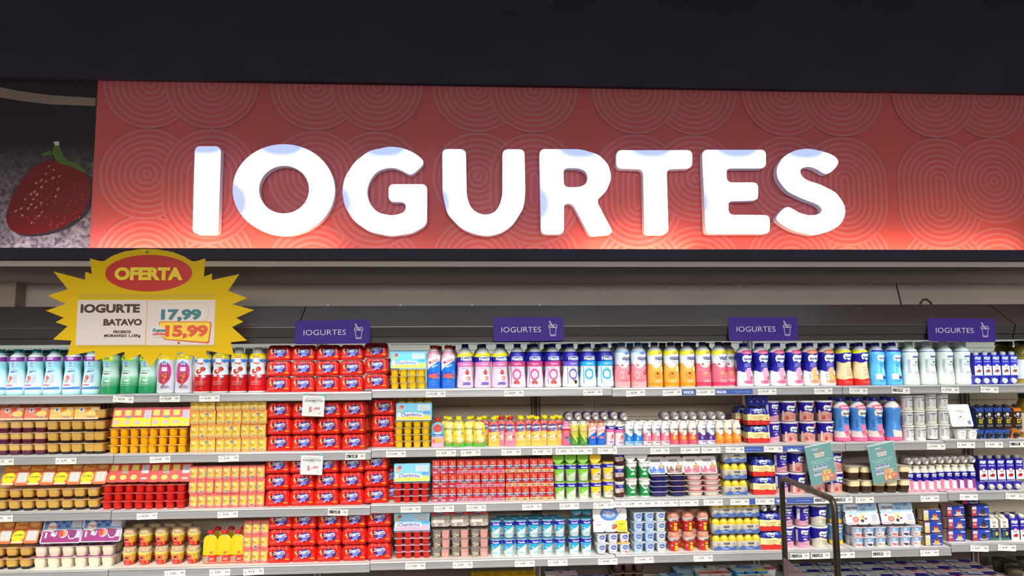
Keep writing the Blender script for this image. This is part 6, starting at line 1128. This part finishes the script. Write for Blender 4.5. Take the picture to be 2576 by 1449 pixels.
def card(name, lab, cat, x, y, z, w, h, rot, build, group=None):
    t = thing(name, (x, y, z), rot, lab, cat, group); b = MB(); build(t, w, h); return t
def chamy_card(px, py0, py1, row, lab):
    x, z0 = at(px, py0, -.02); z1 = at(px, py1, -.02)[1]; h = z0 - z1; w = .105
    t = thing('price_card', (x, -.0185, z0), (0, .04, 0), lab, 'price card', 'hanging price cards on the red six-packs')
    b = MB(); b.box(-w / 2, w / 2, 0, .0008, -h, 0, mat((238, 240, 240), .35)); b.build('card', t)
    b = MB(); b.box(-w / 2 - .003, w / 2 + .003, -.0012, -.0004, -h - .003, .003, clear('clear_pocket', (236, 244, 246), .07, .05)); b.build('clear_pocket', t)
    b = MB(); d = Deco(b, front(0), .0002, .0002); d.rect(0, -h * .05, w, h * .10, (90, 176, 180), 0, 1, 1); d.rect(0, -h * .055, w * .5, h * .06, (214, 130, 140), 1, 1, 1); d.text('LEITE FERMENTADO', 0, -h * .21, h * .05, (90, 90, 96), 1, w=w * .74); d.text('CHAMYTO', 0, -h * .32, h * .10, (70, 80, 90), 1, w=w * .84, bold=.03); d.text('C/ 6 75g', 0, -h * .41, h * .05, (110, 110, 116), 1, w=w * .28); d.text('5', -w * .13, -h * .70, h * .21, (222, 60, 70), 1, bold=.04); d.text(',49', w * .15, -h * .655, h * .12, (222, 60, 70), 1, w=w * .30, bold=.03); d.ring(0, -h * .7, w * .44, h * .2, (226, 206, 190), 0, .03, 24); d.rect(w * .3, -h * .87, w * .12, h * .02, (200, 80, 80), 1)
    b.build('print', t)
chamy_card(790, 990, 1047, 1, 'hanging white price card reading 5,49 clipped below the top rail'); chamy_card(785.5, 1141, 1194, 2, 'hanging white price card reading 5,49 clipped below the second rail')
def teal_card(px, py, lab, l1, l2, a_, b_):
    x, z = at(px, py, -.035); w, h = .138, .200
    t = thing('promo_poster', (x, -.036, z), (.12, -.19, 0), lab, 'promotional poster', 'teal promotional posters')
    b = MB(); b.box(-w / 2, w / 2, 0, .0008, -h, 0, mat((52, 150, 150), .3, coat=.4)); b.build('card', t)
    b = MB(); d = Deco(b, front(0), .0003, .0002); d.rect(0, -.003, w, .006, (226, 240, 240), 0, 1, 1); d.text('Super', -.016, -.022, .011, (236, 246, 246), 1, w=.034, bold=.02); d.text('Clube', .0, -.034, .010, (226, 90, 90), 1, w=.04, bold=.02)
    for k, q in enumerate((.050, .062)): d.rect(.0, -q, .054 - .006 * k, .009, (244, 236, 230), 1, 4, 1); d.text('OFERTA' if k == 0 else 'DO CLUBE', 0, -q, .005, (206, 90, 90), 2, w=.04, bold=.02)
    d.text(l1, 0, -.083, .0065, (226, 244, 244), 1, w=.108); d.text(l2, 0, -.094, .0065, (226, 244, 244), 1, w=.092)
    for i in range(3):
        for j in range(2): d.rect(-.034 + i * .026, -.118 - j * .030, .021, .024, (230, 236, 246), 1, 1, 1); d.rect(-.034 + i * .026, -.113 - j * .030, .018, .011, (50, 70, 170), 2, 1, 1); d.ring(-.034 + i * .026, -.125 - j * .030, .006, .004, (236, 130, 120), 2, n=8)
    d.poly([(-.004, -.140), (.046, -.138), (.044, -.162), (-.006, -.164)], (250, 196, 20), 3); d.text(a_, .012, -.151, .017, (214, 110, 20), 4, w=.026, bold=.05); d.text('99', .034, -.147, .008, (214, 110, 20), 4, bold=.03)
    d.poly([(-.008, -.163), (.066, -.160), (.064, -.194), (-.008, -.197)], (230, 70, 40), 4); d.text(b_, .014, -.179, .023, (250, 226, 90), 5, w=.034, bold=.05); d.text('99', .045, -.172, .011, (250, 226, 90), 5, bold=.03)
    b.build('print', t)
    b = MB(); b.box(-w / 2 - .004, w / 2 + .004, -.004, -.003, -h - .004, .004, clear('clear_sleeve', (220, 240, 240), .12, .05)); b.build('clear_sleeve', t)
teal_card(2056, 1117, 'teal promotional poster with prices 11,99 and 10,99 hanging from the second rail', 'IOGURTE PEDAÇOS DE FRUTAS', 'ITAMBÉ SABORES - 400G', '11', '10'); teal_card(2213, 1115, 'teal promotional poster with prices 15,99 and 14,99 hanging from the second rail', 'IOGURTE LÍQUIDO', 'ITAMBÉ ZERO - 1,15KG', '15', '14')

# purple category signs on the canopy
for i, (x0, x1, yt, yb, rt) in enumerate(((743, 932, 805, 865, -.008), (1241, 1418, 798, 858, -.006), (1832, 2006, 797, 857, .004), (2333, 2502, 801, 859.5, .012))):
    Y = -.135; c, zt = at((x0 + x1) / 2, yt, Y); zb_ = at((x0 + x1) / 2, yb, Y)[1]; w = at(x1, yt, Y)[0] - at(x0, yt, Y)[0]; h = zt - zb_
    t = thing('category_sign', (c, Y, (zt + zb_) / 2), (0, rt, 0), 'purple sign reading iogurtes with cup symbol on the canopy, ' + ('leftmost of four', 'second from left', 'third from left', 'rightmost of four')[i], 'sign', 'purple category signs')
    b = MB(); b.prism(rounded([(-w / 2, -h / 2), (w / 2, -h / 2), (w / 2, h / 2), (-w / 2, h / 2)], .014, 4), [], 0, .004, mat((62, 42, 142), .55, spec=.25), mat((110, 96, 180), .4)); b.build('board', t)
    b = MB(); d = Deco(b, front(0), .0002, .0003); d.text('IOGURTES', -w * .105, -.001, .0275, (238, 234, 246), 1, w=w * .56, bold=-.012)
    u, e = w * .345, .0013
    def ln(p, q): 
        p, q = Vector(p), Vector(q); n = Vector((-(q - p).y, (q - p).x)).normalized() * e / 1.3; d.poly([tuple(p + n), tuple(p - n), tuple(q - n), tuple(q + n)], (238, 234, 246), 1)
    for p, q in (((-.018, .018), (.018, .018)), ((.018, .018), (.021, .004)), ((.021, .004), (-.021, .004)), ((-.021, .004), (-.018, .018)), ((-.016, .004), (-.012, -.036)), ((-.012, -.036), (.012, -.036)), ((.012, -.036), (.016, .004)), ((-.013, -.031), (.013, -.031)), ((-.016, .012), (.008, .006)), ((-.018, .036), (-.006, .014)), ((-.014, .037), (-.002, .013)), ((-.018, .036), (-.014, .037)), ((-.005, .013), (.012, .010))): ln((u + p[0], p[1] + .002), (u + q[0], q[1] + .002))
    b.build('lettering', t)

# yellow star-burst offer board in front of the canopy
YS = -.22
star = [(950, 215), (832, 183), (850, 328), (790, 308), (787, 382), (495, 305), (628, 470), (440, 528), (610, 605), (425, 668), (590, 733), (515, 775), (625, 812), (490, 935), (660, 945), (622, 1085), (875, 1042), (880, 1132), (1150, 1047), (1165, 1127), (1300, 1072), (1395, 1192), (1485, 1062), (1620, 1132), (1645, 1045), (1900, 1117), (1910, 1037), (2165, 1082), (2135, 960), (2285, 945), (2145, 820), (2250, 770), (2185, 735), (2350, 662), (2150, 608), (2290, 550), (2110, 485), (2213, 330), (1960, 385), (1960, 325), (1885, 355), (1900, 185), (1785, 218), (1700, 165), (1600, 125), (1450, 99), (1300, 97), (1150, 120), (1040, 160)]
def sp_(x, y): return at(x * .27174, 600 + y * .27174, YS)
sx, sz = sp_(1385, 620)
def sr(x, y): a_, c_ = sp_(x, y); return (a_ - sx, c_ - sz)
t = thing('offer_board', (sx, YS, sz), label='big yellow star-burst offer board hanging in front of the left canopy', cat='sign')
b = MB(); pts = [sr(*p) for p in star][::1]
if sum(a[0] * c[1] - c[0] * a[1] for a, c in zip(pts, pts[1:] + pts[:1])) < 0: pts.reverse()
b.prism(pts, [], 0, .004, mat((226, 186, 0), .6, spec=.25), mat((250, 226, 60), .5)); b.build('board', t)
b = MB(); d = Deco(b, front(0), .0004, .0004)
(cx_, cz_), (ex, ez) = sr(1378, 320), sr(1780, 320); rx_ = (ex - cx_); rz_ = cz_ - sr(1378, 490)[1]
d.ring(cx_, cz_, rx_, rz_, (200, 28, 20), 0, 1, 48); b.build('red_oval', t)
b = MB(); d = Deco(b, front(0), .0004, .0010); d.text('OFERTA', cx_, sr(1378, 323)[1], sr(0, 268)[1] - sr(0, 378)[1], (248, 220, 30), 1, w=sr(1690, 0)[0] - sr(1062, 0)[0], bold=.055); b.build('oferta_lettering', t)
b = MB(); d = Deco(b, front(0), .0004, .0004)
def srect(x0, y0, x1, y1, c, L): p, q = sr(x0, y0), sr(x1, y1); d.rect((p[0] + q[0]) / 2, (p[1] + q[1]) / 2, q[0] - p[0], p[1] - q[1], c, L, 1, 1)
srect(725, 515, 1982, 552, (206, 172, 0), 0); srect(722, 985, 1990, 1008, (206, 172, 0), 0); b.build('pocket_edge', t)
for x0, x1, nm, sub in ((722, 1345, 'paper_sheet', 0), (1370, 1982, 'paper_sheet', 1)):
    b = MB(); p, q = sr(x0, 570), sr(x1, 985); b.box(p[0], q[0], -.0016, -.0006, q[1], p[1], mat((226, 212, 208), .4)); sh = b.build(nm, t)
    b = MB(); d = Deco(b, front(-.0016), .0004, .0004)
    def st(s, x, y, h, c, wpx, L=2, **k): u, v = sr(x, y); d.text(s, u, v, sr(0, 0)[1] - sr(0, h)[1], c, L, w=sr(wpx, 0)[0] - sr(0, 0)[0], **k)
    if not sub: st('IOGURTE', 1024, 645, 74, (72, 52, 44), 550, bold=.045); st('BATAVO', 1138, 773, 56, (72, 52, 44), 358, bold=.045); st('PROBIO2', 1133, 863, 24, (72, 52, 44), 164, bold=.04); st('MORANGO 1,15Kg', 1134, 898, 24, (72, 52, 44), 338, bold=.04)
    else:
        def spoly(ps, c, L, r=.012): d.poly(rounded([sr(*p) for p in ps], r, 4), c, L)
        spoly([(1450, 605), (1948, 605), (1912, 768), (1482, 768)], (222, 206, 130), 0); spoly([(1456, 610), (1942, 610), (1906, 763), (1487, 763)], (230, 216, 210), 1)
        spoly([(1468, 770), (1962, 770), (1938, 972), (1512, 935)], (222, 90, 40), 2); spoly([(1475, 776), (1952, 776), (1928, 960), (1518, 928)], (248, 212, 60), 3)
        u, v = sr(1462, 862); d.ring(u, v, sr(1530, 0)[0] - sr(1462, 0)[0], sr(0, 0)[1] - sr(0, 54)[1], (226, 218, 216), 4, 1, 24)
        st('17,99', 1680, 700, 88, (60, 126, 138), 378, 5, bold=.05); st('Super', 1484, 847, 28, (60, 126, 138), 138, 6, bold=.05, shear=.2); st('clube', 1484, 880, 26, (222, 90, 80), 138, 6, bold=.05, shear=.2); st('15,99', 1730, 852, 96, (230, 90, 60), 400, 7, bold=.05); st(',', 1658, 945, 40, (190, 40, 20), 22, 7, bold=.05)
    b.build('print', sh)
b = MB(); u, v = sr(1362, 126); d = Deco(b, front(0), .0004, .0004); d.ring(u, v, .0075, .0075, (170, 150, 90), 1, 1, 14); d.ring(u + .001, v, .004, .004, (50, 44, 40), 2, 1, 12); b.build('screw', t)

# dark tube stand in the foreground with a clear leaflet sheet
zt_ = 1.115
def onz(px, py, z): dd = ray(px, py); k = (z - EYE) / dd.z; return EYEP + dd * k
A, Bp = onz(1966, 1201, zt_), onz(2098, 1258, zt_)
t = thing('sign_stand', (A.x, A.y, 0), label='dark bronze tube frame standing in front of the shelves at the right', cat='frame stand')
rel = lambda p, z=None: (p.x - A.x, p.y - A.y, p.z if z is None else z)
b = MB(); dv = (Bp - A); L_ = dv.length; dn = dv.normalized(); path = [rel(A, .02)] + [rel(A, zt_ - .045)] + [rel(A + dn * (.03 * (1 - math.cos(q))), zt_ - .045 + .045 * math.sin(q)) for q in (.5, 1.0)] + [rel(A + dn * .03, zt_)] + [rel(Bp - dn * .03, zt_)] + [rel(Bp - dn * (.03 * (1 - math.sin(q))), zt_ - .045 + .045 * math.cos(q)) for q in (.57, 1.07)] + [rel(Bp, zt_ - .045), rel(Bp, .02)]
M_BRZ = noisy('bronze_tube', (56, 46, 40), (84, 72, 60), 14, .35, .55, (1, 1, .4))
tube(b, path, .0125, M_BRZ, 12); b.build('tube_frame', t)
for P_ in (A, Bp):
    b = MB(); b.box(-.10, .10, -.025, .025, 0, .02, M_BRZ); b.build('foot', t, rel(P_, 0))
b = MB(); q0 = rel(onz(1971, 1404, .97)); q1 = rel(onz(2046, 1462, .95)); n_ = Vector((q1[0] - q0[0], q1[1] - q0[1], 0)).normalized(); o_ = Vector((-n_.y, n_.x, 0)) * .002
p4 = [Vector(q0), Vector((q0[0], q0[1], .55)), Vector((q1[0], q1[1], .55)), Vector(q1)]
b.add([tuple(p) for p in p4] + [tuple(p + o_) for p in p4], [(0, 1, 2, 3), (7, 6, 5, 4), (0, 4, 5, 1), (1, 5, 6, 2), (2, 6, 7, 3), (3, 7, 4, 0)], clear('clear_sheet', (226, 190, 206), .45, .12)); b.build('clear_sheet', t)

for k, (r_, u_) in list(PROTO.items()):                # kinds that found no place are dropped again
    if 'look' in r_: pass
    if not u_:
        print('UNUSED', k)
        for o in [c for ch in r_.children for c in list(ch.children) + [ch]] + [r_]: bpy.data.objects.remove(o)
for o in bpy.data.objects:
    for k in ('look', 'dims'):
        if k in o: del o[k]
